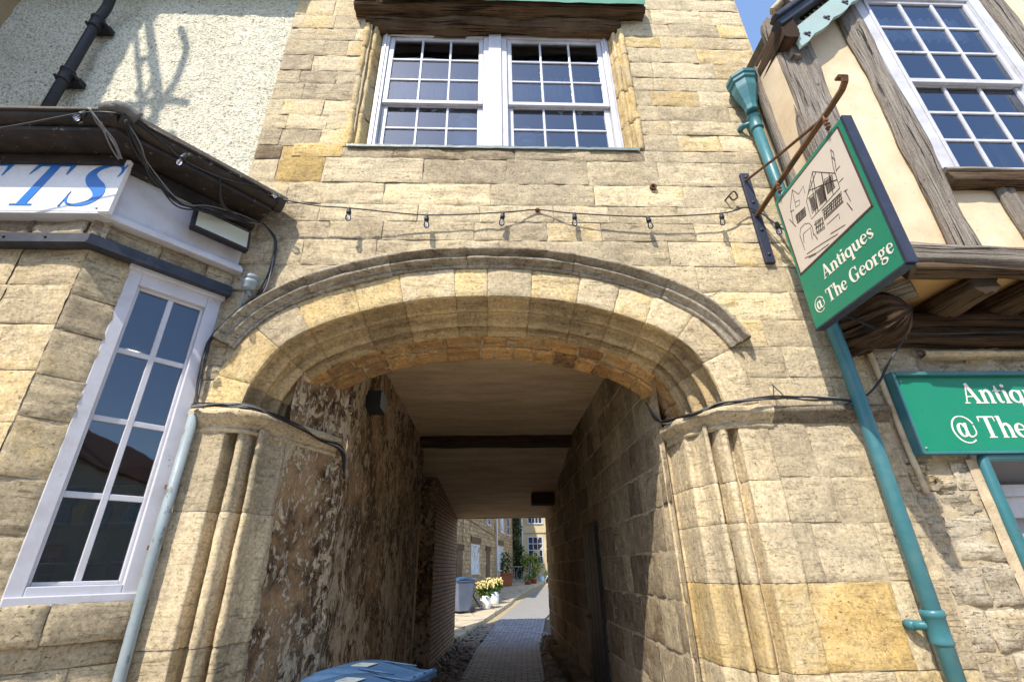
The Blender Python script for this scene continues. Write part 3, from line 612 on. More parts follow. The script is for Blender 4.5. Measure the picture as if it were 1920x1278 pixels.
mb=MB(); mb.box(-6.3,-2.16,2.97,3.6,7.5,7.6); mb.box(-6.3,-2.16,2.93,2.97,7.42,7.66); mb.hexa([(-6.3,2.9,7.62),(-2.16,2.9,7.62),(-2.16,7,9.8),(-6.3,7,9.8),(-6.3,2.9,7.72),(-2.16,2.9,7.72),(-2.16,7,9.9),(-6.3,7,9.9)]); mb.build('roof',M['slate'],shop)
BC=V((-2.569,2.583,0)); BA=wall_frame(BC.x,BC.y,.549,.617); BFr=wall_frame(0,2.583,1,0); AL=.826
mb=MB(); zz=[0,.30,.62,.92,1.18,1.50,1.78,2.1,2.36,2.66,2.95,3.22,3.49]
tn=lambda u,a,e,b: rnd.choice([.7,.78,.86,.92,.6]) if a>2.2 else rnd.choice([.5,.58,.62])
courses(mb,BFr,-4.6,-2.575,zz,.3,.65,tn,amp=.0026,edge=.005,gap=.003)
for a,bb in zip([0,.42,.86,1.18],[.42,.86,1.18,1.30]): courses(mb,BA,0,.80,[a,bb],.35,.7,lambda *q:rnd.choice([.4,.46,.5]),amp=.003,edge=.006)
patch(mb,BA,-.02,.42,1.29,1.48,.47,bulge=.004,proud=.03,amp=.004,edge=.012); patch(mb,BA,.42,.80,1.29,1.48,.44,bulge=.004,proud=.035,amp=.004,edge=.012)
for a,bb in zip([1.48,1.80,2.08,2.40,2.64,2.92,3.16],[1.80,2.08,2.40,2.64,2.92,3.16,3.49]): patch(mb,BA,.0,.235,a,bb,rnd.choice([.44,.5,.55,.6]),amp=.0028,edge=.005)
patch(mb,BA,.795,.85,1.48,2.5,.85); patch(mb,BA,.795,.85,2.5,3.49,.45)
mb.build('bay_wall',M['stone'],shop)
mb=MB(); sheet(mb,BFr,-4.6,-2.57,0,3.5,-.014,.2,0); sheet(mb,BA,0,.22,1.3,3.5,-.012,.2,0); sheet(mb,BA,0,.85,0,1.45,-.012,.2,0); mb.build('mortar_bed',M['mortar'],shop)
# bay band, flashing, fascia, soffit, gutter follow the same kinked line
def kink(off,xl=-4.8,ext=.0):      # offset polyline in front of the bay
    n1=V((0,-1,0)); n2=V((.747,-.665,0)); d2=V((.665,.747,0)); 
    c=BC+ (n1+n2)/(1+n1.dot(n2))*off
    e=BC+d2*(AL+ext)+n2*off
    return [V((xl,BC.y-off,0)),c,e]
def strip(mb,o0,o1,z0,z1,m=0,ext=0,e2=None):
    A=kink(o0,ext=ext);Bq=kink(o1,ext=ext if e2 is None else e2)
    up=V((0,0,1))
    for i in (0,1): mb.hexa([Bq[i]+up*z0,Bq[i+1]+up*z0,A[i+1]+up*z0,A[i]+up*z0,Bq[i]+up*z1,Bq[i+1]+up*z1,A[i+1]+up*z1,A[i]+up*z1],m)
mb=MB(); strip(mb,-.03,.07,3.485,3.555); strip(mb,.0,.085,3.478,3.492); strip(mb,0,.05,3.555,3.57)
for x in (-2.80,-3.05,-3.4): mb.lathe([(.008,0),(.008,.006),(.0,.008)],(x,2.512,3.525),8,axis=(0,-1,0))
mb.build('flashing',M['lead'],shop)
mb=MB(); sheet(mb,BFr,-4.6,-2.50,3.5,3.75,.0,.2,0); sheet(mb,BA,-.04,.86,3.5,3.75,.0,.2,0)
for i,(F,u0,u1) in enumerate(((BFr,-4.6,-2.60),(BA,-.03,.83))):
    u=u0
    while u<u1-.05:
        e=min(u1,u+rnd.uniform(.22,.42)); patch(mb,F,u,e,3.56,3.70,rnd.uniform(.22,.42),proud=.02,amp=.005,edge=.010); u=e
mb.build('stone_band',M['stone_dark'],shop)
mb=MB(); strip(mb,-.03,.055,3.72,4.16); strip(mb,.0,.09,3.695,3.735,ext=.03); strip(mb,0,.078,3.735,3.755,ext=.02); 
mb.hexa([BA(-.005,3.73,.055),BA(.03,3.73,.055),BA(.03,3.73,.085),BA(-.005,3.73,.09),BA(-.005,4.16,.055),BA(.03,4.16,.055),BA(.03,4.16,.085),BA(-.005,4.16,.09)])
mb.build('fascia',M['white_old'],shop,bevel=.004)
mb=MB(); M['gut']=mottle('weathered_gutter',(.018,.014,.012),(.045,.034,.027),5,.6,50,.5,.006,c2=(.24,.22,.19),scale2=16,lo2=.62,hi2=.68)
strip(mb,-.05,.30,4.195,4.225,ext=.05); strip(mb,.055,.12,4.10,4.165,ext=.02); mb.build('soffit_board',M['gut'],shop)
# gutter: half round trough along the kink
gl=kink(.30,ext=.10); mb=MB()
for a,bq in ((gl[0],gl[1]),(gl[1],gl[2])):
    t=(bq-a).normalized(); nn=V((t.y,-t.x,0)); k=16; rows=[]; mb.tube([a+nn*.064+V((0,0,4.297)),a.lerp(bq,.5)+nn*.068+V((0,0,4.30)),bq+nn*.064+V((0,0,4.297))],.012,8)
    for q in (a,a.lerp(bq,.33),a.lerp(bq,.66),bq):
        rows.append([mb.vert(q+nn*(.062*math.cos(R(180+180*j/k)))+V((0,0,4.295+.062*math.sin(R(180+180*j/k))))) for j in range(k+1)]+[mb.vert(q+nn*(.052*math.cos(R(360-180*j/k)))+V((0,0,4.295+.052*math.sin(R(360-180*j/k))))) for j in range(k+1)])
    for r0,r1 in zip(rows[:-1],rows[1:]):
        n=len(r0)
        for j in range(n): mb.face((r0[j],r1[j],r1[(j+1)%n],r0[(j+1)%n]),0,True)
    for q in (a+t*.02,bq-t*.01): mb.lathe([(.068,-.03),(.072,-.02),(.072,.02),(.068,.03)],q+V((0,0,4.293)),20,axis=t)
M['old_lead']=mottle('grey_weathered_lead',(.16,.15,.14),(.07,.06,.055),6,.7,50,.6,.01,c2=(.36,.34,.30),scale2=13,lo2=.56,hi2=.62)
mb.build('gutter',M['gut'],shop)
mb=MB(); gz=4.33
ge=kink(.33,ext=.15); gw=[V((-4.8,3.2,0)),V((-2.45,3.2,0)),V((-2.02,3.2,0))]
for i in (0,1):
    mb.hexa([ge[i]+V((0,0,gz)),ge[i+1]+V((0,0,gz)),gw[i+1]+V((0,0,4.48)),gw[i]+V((0,0,4.48)),ge[i]+V((0,0,gz+.045)),ge[i+1]+V((0,0,gz+.045)),gw[i+1]+V((0,0,4.53)),gw[i]+V((0,0,4.53))])
mb.build('bay_roof',M['slate'],shop,bevel=.006)
mb=MB()
pp=[kink(.34)[1]+V((0,0,4.32))+V((x,y,z)) for x,y,z in ((-.10,-.01,.0),(-.03,-.015,.01),(.02,.0,.015),(.07,.06,.0))]
mb.tube(catmull(pp,4),[.046+.016*noise.noise(V((i*1.7,3,1))) for i in range(13)],12); o=mb.build('lead_cap',M['old_lead'],shop)
# bay window
mb=MB(); u0,u1,v0,v1=.225,.80,1.485,3.46
mb.fbox(BA,u0,u0+.075,v0,v1,-.11,.0); mb.fbox(BA,u1-.09,u1,v0,v1,-.11,0); mb.fbox(BA,u0+.075,u1-.09,v1-.10,v1,-.11,0); mb.fbox(BA,u0+.075,u1-.09,v0,v0+.075,-.11,0)
mb.fbox(BA,u0-.01,u1+.01,v1-.012,v1+.02,-.1,.03)
mb.fbox(BA,u0,u1,v0-.02,v0+.03,-.1,.02)
bw=mb.build('window',M['white_old'],shop,bevel=.005)
sash(BA,bw,u0+.075,u1-.09,v0+.075,v1-.10,2,4,-.03,st=.018,rail0=.02,rail1=.02,bar=.034,name='sash',mat=M['white_old'],gm=M['glass_bay'])
mb=MB(); q=lambda *p:mb.poly(list(p))
q((-6,6.2,0),(-2.2,6.2,0),(-2.2,6.2,3.6),(-6,6.2,3.6)); q((-2.2,3.3,0),(-2.2,6.2,0),(-2.2,6.2,3.6),(-2.2,3.3,3.6)); q((-6,2.7,0),(-6,6.2,0),(-6,6.2,3.6),(-6,2.7,3.6)); q((-4.8,2.62,3.45),(-2.62,2.62,3.45),(-2.08,3.22,3.45),(-4.8,3.22,3.45)); q((-6,3.2,3.44),(-2.15,3.2,3.44),(-2.15,6.2,3.44),(-6,6.2,3.44)); q((-6,2.7,.3),(-2.15,3.2,.3),(-2.15,6.2,.3),(-6,6.2,.3))
mb.build('room_lining',M['room'],shop)
# shop sign with its letters
sgn=thing('shop_sign','white shop sign with blue italic letters on the bay fascia','sign',(-2.9,2.49,3.7))
SF=wall_frame(0,2.49,1,0)
mb=MB(); mb.fbox(SF,-4.4,-2.465,3.71,4.155,-.035,0.0)
mb.build('board',M['signwhite'],sgn,bevel=.004)
mb=MB(); 
S=.355
def it(pts,ox,sm=False,k=0): stroke(mb,SF,pts,.0015,.002+.0003*k,ox,3.752,S,.30,sm)
def Tl(ox):
    it([(.33,.02,.17),(.33,.98,.17)],ox); it([(.02,.965,.05),(.66,.965,.05)],ox,k=1); it([(.04,.99,.09),(-.01,.74,.012)],ox,k=2); it([(.64,.99,.09),(.655,.74,.012)],ox,k=3); it([(.14,.018,.036),(.52,.018,.036)],ox,k=1)
Tl(-3.145)
it([(.60,.72,.012),(.60,.84,.04),(.52,.955,.05),(.34,.985,.06),(.15,.90,.11),(.10,.74,.16),(.22,.58,.20),(.42,.42,.21),(.52,.25,.17),(.45,.08,.11),(.26,.015,.05),(.08,.07,.04),(.0,.22,.03),(-.01,.34,.012)],-2.785,True)
it([(.60,1.0,.03),(.595,.70,.012)],-2.785,k=1); it([(.0,-.02,.03),(-.005,.32,.012)],-2.785,k=2)
# the letter before it, cut by the picture edge
it([(.30,.02,.17),(.30,.98,.17)],-3.56); it([(.12,.018,.036),(.48,.018,.036)],-3.56,k=1); it([(.10,.965,.05),(.70,.965,.05)],-3.56,k=1); it([(.68,.99,.09),(.69,.70,.012)],-3.56,k=2); it([(.30,.52,.05),(.58,.52,.05)],-3.56,k=1)
mb.build('letters',M['blue'],sgn)
for u,v in ((-2.50,4.125),(-2.545,3.735)): mb=MB(); mb.lathe([(.008,0),(.008,.004),(0,.006)],SF(u,v,0),8,axis=(0,-1,0)); mb.build('screw',M['greypipe'],sgn)
# floodlight
fl=thing('floodlight','black framed floodlight with pale glass fixed to white angled fascia','light',tuple(BA(.62,3.93,.1)))
FA=lambda u,v,d=0: BA(.635+u,3.945+v+ -.0*u,.06+d+ -.25*v)
mb=MB(); mb.fbox(FA,-.20,.20,-.105,.105,.03,.095); mb.fbox(FA,-.05,.05,-.04,.06,-.01,.03); mb.build('housing',M['black'],fl,bevel=.012)
m,nt,b=newmat('flood_glass'); b.inputs['Base Color'].default_value=(.50,.48,.36,1); b.inputs['Roughness'].default_value=.12; b.inputs['Specular IOR Level'].default_value=.9; M['floodglass']=m
mb=MB(); mb.fbox(FA,-.178,.178,-.082,.082,.093,.0985); mb.build('glass',M['floodglass'],fl)
# black drainpipe
bp=thing('black_drainpipe','black cast iron drainpipe on the cream roughcast wall','pipe',(-3.99,3.1,4.9))
mb=MB(); mb.tube(catmull([(-3.86,2.95,7.45),(-3.87,2.98,7.1),(-3.95,3.08,6.88),(-3.99,3.10,6.70),(-3.99,3.10,6.4)],6)+[V((-3.99,3.10,4.4))],.043,14); mb.build('pipe',M['black'],bp)
for z in (6.62,5.82):
    mb=MB(); mb.lathe([(.043,-.075),(.053,-.075),(.058,-.06),(.053,-.045),(.053,.05),(.060,.055),(.060,.075),(.05,.08)],(-3.99,3.10,z),16); mb.fbox(wall_frame(-3.99,3.17,1,0,z),-.10,.10,-.03,.03,-.04,.03); 
    for s in (-1,1): mb.lathe([(.018,0),(.018,.10),(.012,.12),(0,.122)],(-3.99+s*.085,3.2,z),8,axis=(0,-1,0))
    mb.build('collar',M['black'],bp)
# grey conduit pipe beside the arch jamb
gp=thing('grey_pipe','thin grey weathered pipe standing beside the left arch jamb','pipe',(-1.99,3.14,0))
mb=MB(); mb.tube([(-1.985,3.14,2.56),(-1.99,3.13,1.7),(-1.985,3.135,.9),(-1.985,3.13,0)],.031,14); mb.build('pipe',M['greypipe'],gp)
for z in (2.1,1.75,1.45):
    mb=MB(); mb.lathe([(.012,0),(.012,.03),(.006,.034)],(-2.035,3.185,z),8,axis=(0,-1,0)); mb.box(-2.05,-1.985,3.15,3.19,z-.012,z+.012); mb.build('clip',M['rust'],gp)
# light sensor
ls=thing('light_sensor','small grey round sensor under the corner of the white fascia','sensor',(-1.82,3.13,3.53))
mb=MB(); mb.lathe([(.0,.10),(.048,.10),(.055,.09),(.055,.065),(.050,.062),(.050,.056),(.055,.053),(.055,.03),(.048,.02),(.048,-.01),(.04,-.02),(0,-.02)],(-1.82,3.10,3.52),20); mb.build('cap',M['greypipe'],ls)
mb=MB(); mb.tube([(-1.82,3.10,3.50),(-1.82,3.15,3.48),(-1.82,3.2,3.48)],.018,8); mb.tube([(-1.84,3.11,3.50),(-1.86,3.13,3.40),(-1.90,3.17,3.30)],.008,6); mb.build('bracket',M['greypipe'],ls)
# ------------------------------------------------------------------ right: jettied timber framed house
M['rubble']=stone_mat('limewashed_rubble',rampc=[(0,(.10,.08,.055)),(.2,(.25,.20,.14)),(.4,(.44,.385,.29)),(.6,(.54,.46,.335)),(.8,(.50,.37,.19)),(1,(.48,.31,.10))],bumpk=1.7)
jet=thing('timber_framed_shop','jettied timber framed house with cream plaster panels above a stone shop front','building',(4,3.2,0))
RW=wall_frame(0,3.2,1,0); UY=2.72; UF=wall_frame(0,UY,1,0)
mb=MB()
def rkeep(u,v): return not (u>3.30 and v<2.25)
zr=[0,.4,.75,1.1,1.33,1.58,1.86,2.02,2.2,2.46,2.72,3.06]
courses(mb,RW,2.81,5.6,zr,.22,.55,lambda u,a,e,b: (.82 if (1.8<a<2.0 and u<3.3) else rnd.choice([.48,.54,.6,.64,.5])),keep=rkeep,step=.03,amp=.011,edge=.012,gap=.004,wob=.014)
mb.build('wall',M['rubble'],jet)
mb=MB(); sheet(mb,RW,2.80,5.6,0,3.06,-.012,.05,.004,rkeep); mb.build('mortar_bed',M['mortar'],jet)
mb=MB(); mb.tube(catmull([(2.79,3.175,3.20),(2.82,3.17,3.0),(2.835,3.175,2.8),(2.845,3.18,2.5),(2.855,3.18,2.2),(2.87,3.185,2.0)],5),[.02+.008*noise.noise(V((i,1,1))) for i in range(26)],8); mb.build('render_edge',M['mortar_pale'],jet)
mb=MB(); sheet(mb,lambda u,v,d=0:V((u,3.185-d,v)),3.24,3.31,1.0,2.22,0,.03,.006,fn=lambda u,v:-.01*max(0,(3.26-u)/.02)); mb.build('door_jamb_render',M['mortar_pale'],jet)
# lintel beams over the shop front
mb=MB(); timber(mb,(2.82,3.16,3.13),(5.6,3.16,3.13),.16,.13,amp=.015,seg=.05); timber(mb,(2.80,3.15,3.245),(5.6,3.15,3.25),.20,.11,amp=.014,seg=.05); mb.build('lintel_beam',M['wood_dark'],jet)
mb=MB(); plan_sweep(mb,[(3.20,3.19,0),(5.6,3.19,0)],[(0,2.955),(.05,2.96),(.075,2.975),(.08,2.995),(.06,3.012),(0,3.02)],tone=.55,amp=.006); mb.build('stone_ledge',M['stone'],jet)
# joists
for i,x in enumerate((3.44,3.89,4.34,4.8,5.25)):
    mb=MB(); timber(mb,(x,3.22,3.35),(x-.01,2.70-.02*(i%2),3.335),.19,.17,amp=.016,seg=.045,r=.04); mb.build('joist',M['wood_brown'],jet)
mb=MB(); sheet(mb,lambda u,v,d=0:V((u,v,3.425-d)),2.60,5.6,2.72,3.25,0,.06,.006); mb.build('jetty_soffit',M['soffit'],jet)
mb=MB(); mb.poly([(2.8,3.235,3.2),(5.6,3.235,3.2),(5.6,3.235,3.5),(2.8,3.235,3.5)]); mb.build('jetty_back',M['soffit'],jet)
# big weathered corner bracket
mb=MB(); prof=[]
k=40; n=72; sd=4.2
for i in range(k+1):
    f=i/k; c=V((2.66+.30*f,3.20-.31*f,3.15+.07*f)); rr=.165*(1-.45*max(0,f-.78)/.22*max(0,f-.78)/.22); 
    for j in range(n):
        a=2*math.pi*j/n; q=rr*(1+.20*noise.noise(V((math.cos(a)*2.2,math.sin(a)*2.2,f*1.6)))+1.0*min(.08,noise.noise(V((math.cos(a)*6.5,math.sin(a)*6.5,f*1.1))))+.07*noise.noise(V((math.cos(a)*9,math.sin(a)*9,f*9))))
        ax=V((.83,.53,0)); mb.vert(c+ax*(math.cos(a)*q*.92)+V((0,0,math.sin(a)*q*1.02)),.5,(f*.7,j/n*.9))
for i in range(k):
    for j in range(n): mb.face((i*n+j,i*n+(j+1)%n,(i+1)*n+(j+1)%n,(i+1)*n+j),0,True)
c=mb.vert((2.985,2.86,3.22),.5,(.9,.3))
for j in range(n): mb.face((k*n+j,k*n+(j+1)%n,c),0,True)
mb.build('corner_bracket',M['wood_dark'],jet)
mb=MB(); timber(mb,(2.80,3.12,3.40),(3.04,2.84,3.40),.22,.12,amp=.004,r=.01); mb.build('bracket_block',M['wood_grey'],jet)
# bressumer
mb=MB(); timber(mb,(2.60,UY-.015,3.575),(5.6,UY-.02,3.46),.14,.20,amp=.014,seg=.05,r=.03); mb.build('bressumer',M['wood_grey'],jet)
mb=MB(); timber(mb,(2.9,UY-.03,3.42),(5.6,UY-.03,3.35),.12,.07,amp=.012,seg=.05,r=.02); mb.build('bressumer_lip',M['wood_brown'],jet)
# plaster panels (upper wall with window hole)
def ukeep(u,v): return not (3.62<u<4.76 and 4.42<v<6.6) and v<6.0+(u-2.62)*.9
mb=MB(); sheet(mb,UF,2.60,6.2,3.50,8.3,-.0,.06,.006,ukeep); 
LFu=wall_frame(2.585,3.21,0,-1); sheet(mb,LFu,0,.49,3.45,5.98,0,.08,.004); mb.build('plaster_panel',M['plaster'],jet)
# posts
def post(nm,p0,p1,w,h,mt='wood_grey',**k):
    mb=MB(); timber(mb,p0,p1,w,h,up=(0,1,0),**k); mb.build(nm,M[mt],jet)
mb=MB(); timber(mb,(2.575,3.02,3.5),(2.575,3.03,6.0),.05,.11,up=(0,1,0),amp=.008); mb.build('side_post',M['wood_grey'],jet)
post('corner_post',(2.73,UY+.03,3.6),(2.77,UY+.03,6.3),.34,.17,amp=.016,seg=.05,r=.03)
post('post',(3.40,UY-.02,3.5),(3.45,UY-.02,6.9),.23,.08,amp=.014,seg=.05,r=.03)
post('post',(5.02,UY-.02,3.5),(5.0,UY-.02,7.2),.26,.08,amp=.014,seg=.05,r=.03)
post('stud',(3.98,UY-.01,3.5),(3.97,UY-.01,4.2),.13,.06,amp=.01)
post('stud',(4.62,UY-.01,3.5),(4.60,UY-.01,4.2),.13,.06,amp=.01)
mb=MB(); timber(mb,(3.50,UY-.04,4.245),(4.98,UY-.04,4.245),.12,.11,amp=.008); mb.build('sill_beam',M['wood_brown'],jet)
mb=MB(); timber(mb,(3.5,UY-.03,4.325),(4.98,UY-.03,4.325),.14,.05,amp=.006); mb.build('sill_board',M['wood_grey'],jet)
# sash window
XF=wall_frame(0,UY-.05,1,0); mb=MB(); a,bq,c,d=3.53,4.86,4.35,6.72
mb.fbox(XF,a,a+.13,c,d,-.10,.0); mb.fbox(XF,bq-.13,bq,c,d,-.10,0); mb.fbox(XF,a+.13,bq-.13,d-.09,d,-.10,0); mb.fbox(XF,a+.13,bq-.13,c,c+.04,-.11,.0); mb.fbox(XF,a+.10,a+.13,c,d,0,.012); mb.fbox(XF,bq-.13,bq-.10,c,d,0,.012)
mb.fbox(XF,bq-.10,bq-.02,5.38,5.44,0,.03)
win=mb.build('window',M['white'],jet,bevel=.004)
mid=5.44
sash(XF,win,a+.13,bq-.13,mid-.02,d-.09,3,3,-.02,st=.04,rail0=.05,rail1=.04,bar=.028,name='upper_sash')
sash(XF,win,a+.13,bq-.13,c+.04,mid+.03,3,3,-.058,st=.04,rail0=.04,rail1=.05,bar=.028,name='lower_sash')
mb=MB(); q=lambda *p:mb.poly(list(p))
q((2.9,6,3.5),(6.2,6,3.5),(6.2,6,6.85),(2.9,6,6.85)); q((3.3,2.9,6.85),(6.2,2.9,6.85),(6.2,6,6.85),(3.3,6,6.85)); q((3.3,2.9,3.5),(3.3,6,3.5),(3.3,6,6.85),(3.3,2.9,6.85)); q((6.2,2.8,3.5),(6.2,6,3.5),(6.2,6,7.6),(6.2,2.8,7.6)); q((3.3,2.8,4.0),(6.2,2.8,4.0),(6.2,6,4.0),(3.3,6,4.0))
mb.build('room_lining',M['dark_room'],jet)
# gable roof with bargeboard and eaves board along the valley
mb=MB()
rx0,rz0=2.56,5.98; apex=(4.9,8.1)
BFm=lambda u,v,d=0: V((u,2.56-d,v))
k=26; low=[];
for i in range(k+1):
    f=i/k; x=rx0+.14+(apex[0]-rx0-.14)*f; z=rz0-.30+(apex[1]-rz0)*f
    s=.035*abs(math.sin(math.pi*(f*9+.25)))
    low.append((x,z-s+.02))
top=[(x-.02,z+.22) for x,z in [(rx0+.14+(apex[0]-rx0-.14)*i/k,rz0-.30+(apex[1]-rz0)*i/k) for i in range(k+1)]]
for i in range(k):
    mb.hexa([BFm(*low[i],.0),BFm(*low[i+1],.0),BFm(*low[i+1],-.035),BFm(*low[i],-.035),BFm(*top[i],.0),BFm(*top[i+1],.0),BFm(*top[i+1],-.035),BFm(*top[i],-.035)])
barge=mb.build('bargeboard',M['teal_pale'],jet)
for i in range(1,k,3):
    mb=MB()
    for dx,dz,r in ((0,.10,.022),(.035,.115,.014),(.02,.075,.014)): mb.lathe([(r,0),(r,.004),(0,.0045)],BFm(low[i][0]+dx,low[i][1]+dz,.001),10,axis=(0,-1,0))
    mb.build('piercing',M['black'],barge)
mb=MB()
sl=V((apex[0]-rx0,0,apex[1]-rz0)).normalized(); nn=V((-sl.z,0,sl.x))
for o0,o1,y0 in ((-.02,.05,2.52),(.05,.09,2.48)):
    a=V((rx0,y0,rz0-.04)); bq=V((apex[0],y0,apex[1]-.04)); e=V((0,.10,0))
    mb.hexa([a+nn*o0,bq+nn*o0,bq+nn*o0+e,a+nn*o0+e,a+nn*o1,bq+nn*o1,bq+nn*o1+e,a+nn*o1+e])
mb.build('barge_moulding',M['lead'],jet,bevel=.008)
mb=MB(); a=V((2.70,2.48,rz0+.20)); bq=V((apex[0],2.48,apex[1]+.22)); e=V((0,4,0)); 
mb.hexa([a,bq,bq+e,a+e,a+nn*.10,bq+nn*.10,bq+nn*.10+e,a+nn*.10+e]); c2=V((apex[0]*2-2.6,2.48,rz0)); n2=V((sl.z,0,sl.x)); mb.hexa([bq,c2,c2+e,bq+e,bq+n2*.1,c2+n2*.1,c2+n2*.1+e,bq+n2*.1+e])
mb.build('roof',M['slate'],jet)
mb=MB(); pass
# eaves: dark board box running out over the hopper
timber(mb,(2.66,3.2,5.93),(2.64,2.54,5.93),.13,.32,amp=.01,r=.02); mb.build('eaves_board',M['wood_dark'],jet)
mb=MB(); timber(mb,(2.66,3.16,6.10),(2.65,2.56,6.11),.06,.05,amp=.008); mb.build('valley_gutter',M['wood_dark'],jet)
mb=MB(); timber(mb,(2.56,2.56,6.16),(2.68,2.52,6.27),.07,.05,amp=.01); mb.build('barge_end',M['wood_orange'] if False else M['stone'],jet)
mb=MB(); timber(mb,(2.70,3.15,5.70),(2.70,2.62,5.70),.09,.12,amp=.012); mb.build('wall_plate',M['wood_grey'],jet)
# shop front: door in teal frame
mb=MB(); mb.tube([(3.335,3.17,.0),(3.335,3.17,2.20),(3.345,3.17,2.225),(3.38,3.17,2.23),(5.3,3.17,2.23)],.034,12); 
df=mb.build('door_frame',M['teal'],jet)
mb=MB(); DF=wall_frame(0,3.42,1,0); mb.fbox(DF,3.34,3.55,0,2.0,-.05,0); mb.fbox(DF,3.55,5.3,1.86,2.0,-.05,0); mb.fbox(DF,3.55,5.3,1.22,1.28,-.05,0); mb.fbox(DF,4.2,4.35,0,1.86,-.05,0); mb.fbox(DF,3.34,5.3,2.0,2.08,-.06,.03); mb.build('inner_door',M['white_old'],df,bevel=.005)
mb=MB(); mb.poly([(3.3,3.47,0),(5.6,3.47,0),(5.6,3.47,2.3),(3.3,3.47,2.3)]); mb.poly([(3.3,3.2,2.26),(5.6,3.2,2.26),(5.6,3.5,2.26),(3.3,3.5,2.26)]); mb.build('doorway_lining',M['dark_room'],df)
# ------------------------------------------------------------------ fascia sign on the right
fs=thing('fascia_sign','long green shop fascia sign with cream lettering and teal frame on the stone front','sign',(4,3.12,2.25))
TF=wall_frame(0,3.125,1,0)
mb=MB(); mb.fbox(TF,2.885,5.35,2.262,2.80,-.05,0); mb.build('board',M['green'],fs)
mb=MB(); mb.fbox(TF,2.862,2.885,2.245,2.83,-.06,.03); mb.fbox(TF,2.885,5.35,2.803,2.83,-.06,.035); mb.fbox(TF,2.885,5.35,2.245,2.262,-.05,.006); mb.fbox(TF,2.885,2.893,2.262,2.80,0,.006); mb.build('frame',M['teal'],fs,bevel=.004)
mb=MB(); lettering(mb,TF,3.345,2.598,.150,'Antiques',.0005); lettering(mb,TF,3.165,2.358,.150,'@',.0005); lettering(mb,TF,3.375,2.352,.152,'The George',.0005); mb.build('lettering',M['lettering'],fs)
for u,v in ((2.93,2.765),(2.93,2.285)): mb=MB(); mb.lathe([(.009,0),(.009,.004),(0,.006)],TF(u,v,0),8,axis=(0,-1,0)); mb.build('screw',M['greypipe'],fs)
# ------------------------------------------------------------------ hanging sign
hs=thing('hanging_sign','green hanging pub style sign with house drawing on a rusty wall bracket','sign',(2.27,2.5,3.1))
NX=2.27; NF=wall_frame(NX,2.885,0,-1,3.08)
mb=MB(); mb.fbox(NF,-.03,.775,0,1.14,-.055,0); mb.build('board',M['green'],hs,bevel=.004)
mb=MB(); mb.fbox(NF,.776,.795,-.002,1.142,-.062,.003); mb.fbox(NF,-.034,.776,-.012,-.001,-.06,.006); mb.build('edge_strip',M['navy'],hs)
mb=MB(); mb.fbox(NF,.0,.735,.44,1.105,-.01,.002); mb.build('picture_panel',M['signpanel'],hs)
mb=MB()
for a,bq,c,d in ((.0,.735,.434,.446),(.0,.735,1.099,1.109),(-.004,.006,.434,1.109),(.729,.741,.434,1.109)): mb.fbox(NF,a,bq,c,d,.0,.0035)
mb.build('panel_border',M['maroon'],hs)
DR=[[(0.422,1.024),(0.281,0.877),(0.269,0.727),(0.577,0.727),(0.587,0.845),(0.422,1.024)],[(0.334,0.931),(0.583,0.793)],[(0.422,1.024),(0.347,0.727)],[(0.49,0.949),(0.443,0.724)],[(0.543,0.892),(0.512,0.728)],[(0.45,0.994),(0.312,0.909)],[(0.301,0.885),(0.363,0.879),(0.324,0.73)],[(0.363,0.879),(0.383,0.979)],[(0.402,0.893),(0.462,0.869),(0.434,0.747),(0.376,0.751),(0.402,0.893)],[(0.49,0.884),(0.557,0.86),(0.539,0.764),(0.474,0.768),(0.49,0.884)],[(0.322,0.883),(0.381,0.871),(0.355,0.761),(0.294,0.756),(0.322,0.883)],[(0.192,1.072),(0.118,0.969)],[(0.192,1.072),(0.236,0.987)],[(0.118,0.969),(0.092,0.823)],[(0.192,1.072),(0.176,0.962)],[(0.236,0.987),(0.302,1.005),(0.294,0.942)],[(0.143,0.868),(0.251,0.852),(0.235,0.79),(0.133,0.798),(0.143,0.868)],[(0.176,0.857),(0.161,0.797)],[(0.214,0.854),(0.201,0.793)],[(0.136,0.835),(0.243,0.82)],[(0.176,0.962),(0.226,0.943),(0.215,0.91),(0.169,0.923),(0.176,0.962)],[(0.115,0.702),(0.145,0.745),(0.199,0.744),(0.241,0.714),(0.252,0.668),(0.239,0.606)],[(0.115,0.702),(0.116,0.569)],[(0.151,0.69),(0.236,0.681),(0.215,0.592)],[(0.151,0.69),(0.131,0.624)],[(0.291,0.684),(0.364,0.664),(0.351,0.58),(0.275,0.593),(0.291,0.684)],[(0.329,0.675),(0.313,0.587)],[(0.282,0.643),(0.36,0.62)],[(0.386,0.709),(0.574,0.683)],[(0.377,0.669),(0.568,0.651)],[(0.371,0.635),(0.564,0.624)],[(0.378,0.589),(0.498,0.581),(0.489,0.543)],[(0.624,1.022),(0.591,0.891),(0.587,0.845)],[(0.635,0.984),(0.602,0.847)],[(0.624,1.022),(0.635,0.984)],[(0.613,0.966),(0.624,0.922)],[(0.602,0.855),(0.642,0.855)],[(0.587,0.766),(0.63,0.763)],[(0.607,0.676),(0.614,0.583)],[(0.595,0.68),(0.625,0.67)],[(0.121,0.533),(0.278,0.504),(0.435,0.467)],[(0.092,0.519),(0.223,0.475),(0.336,0.46)],[(0.126,0.497),(0.202,0.475)],[(0.38,0.511),(0.513,0.479)],[(0.247,0.615),(0.261,0.556)],[(0.103,0.937),(0.143,0.92)],[(0.423,0.702),(0.408,0.651)],[(0.468,0.694),(0.454,0.642)],[(0.514,0.692),(0.5,0.634)],[(0.07,0.894),(0.107,0.793)],[(0.586,0.596),(0.602,0.522)]]
mb=MB()
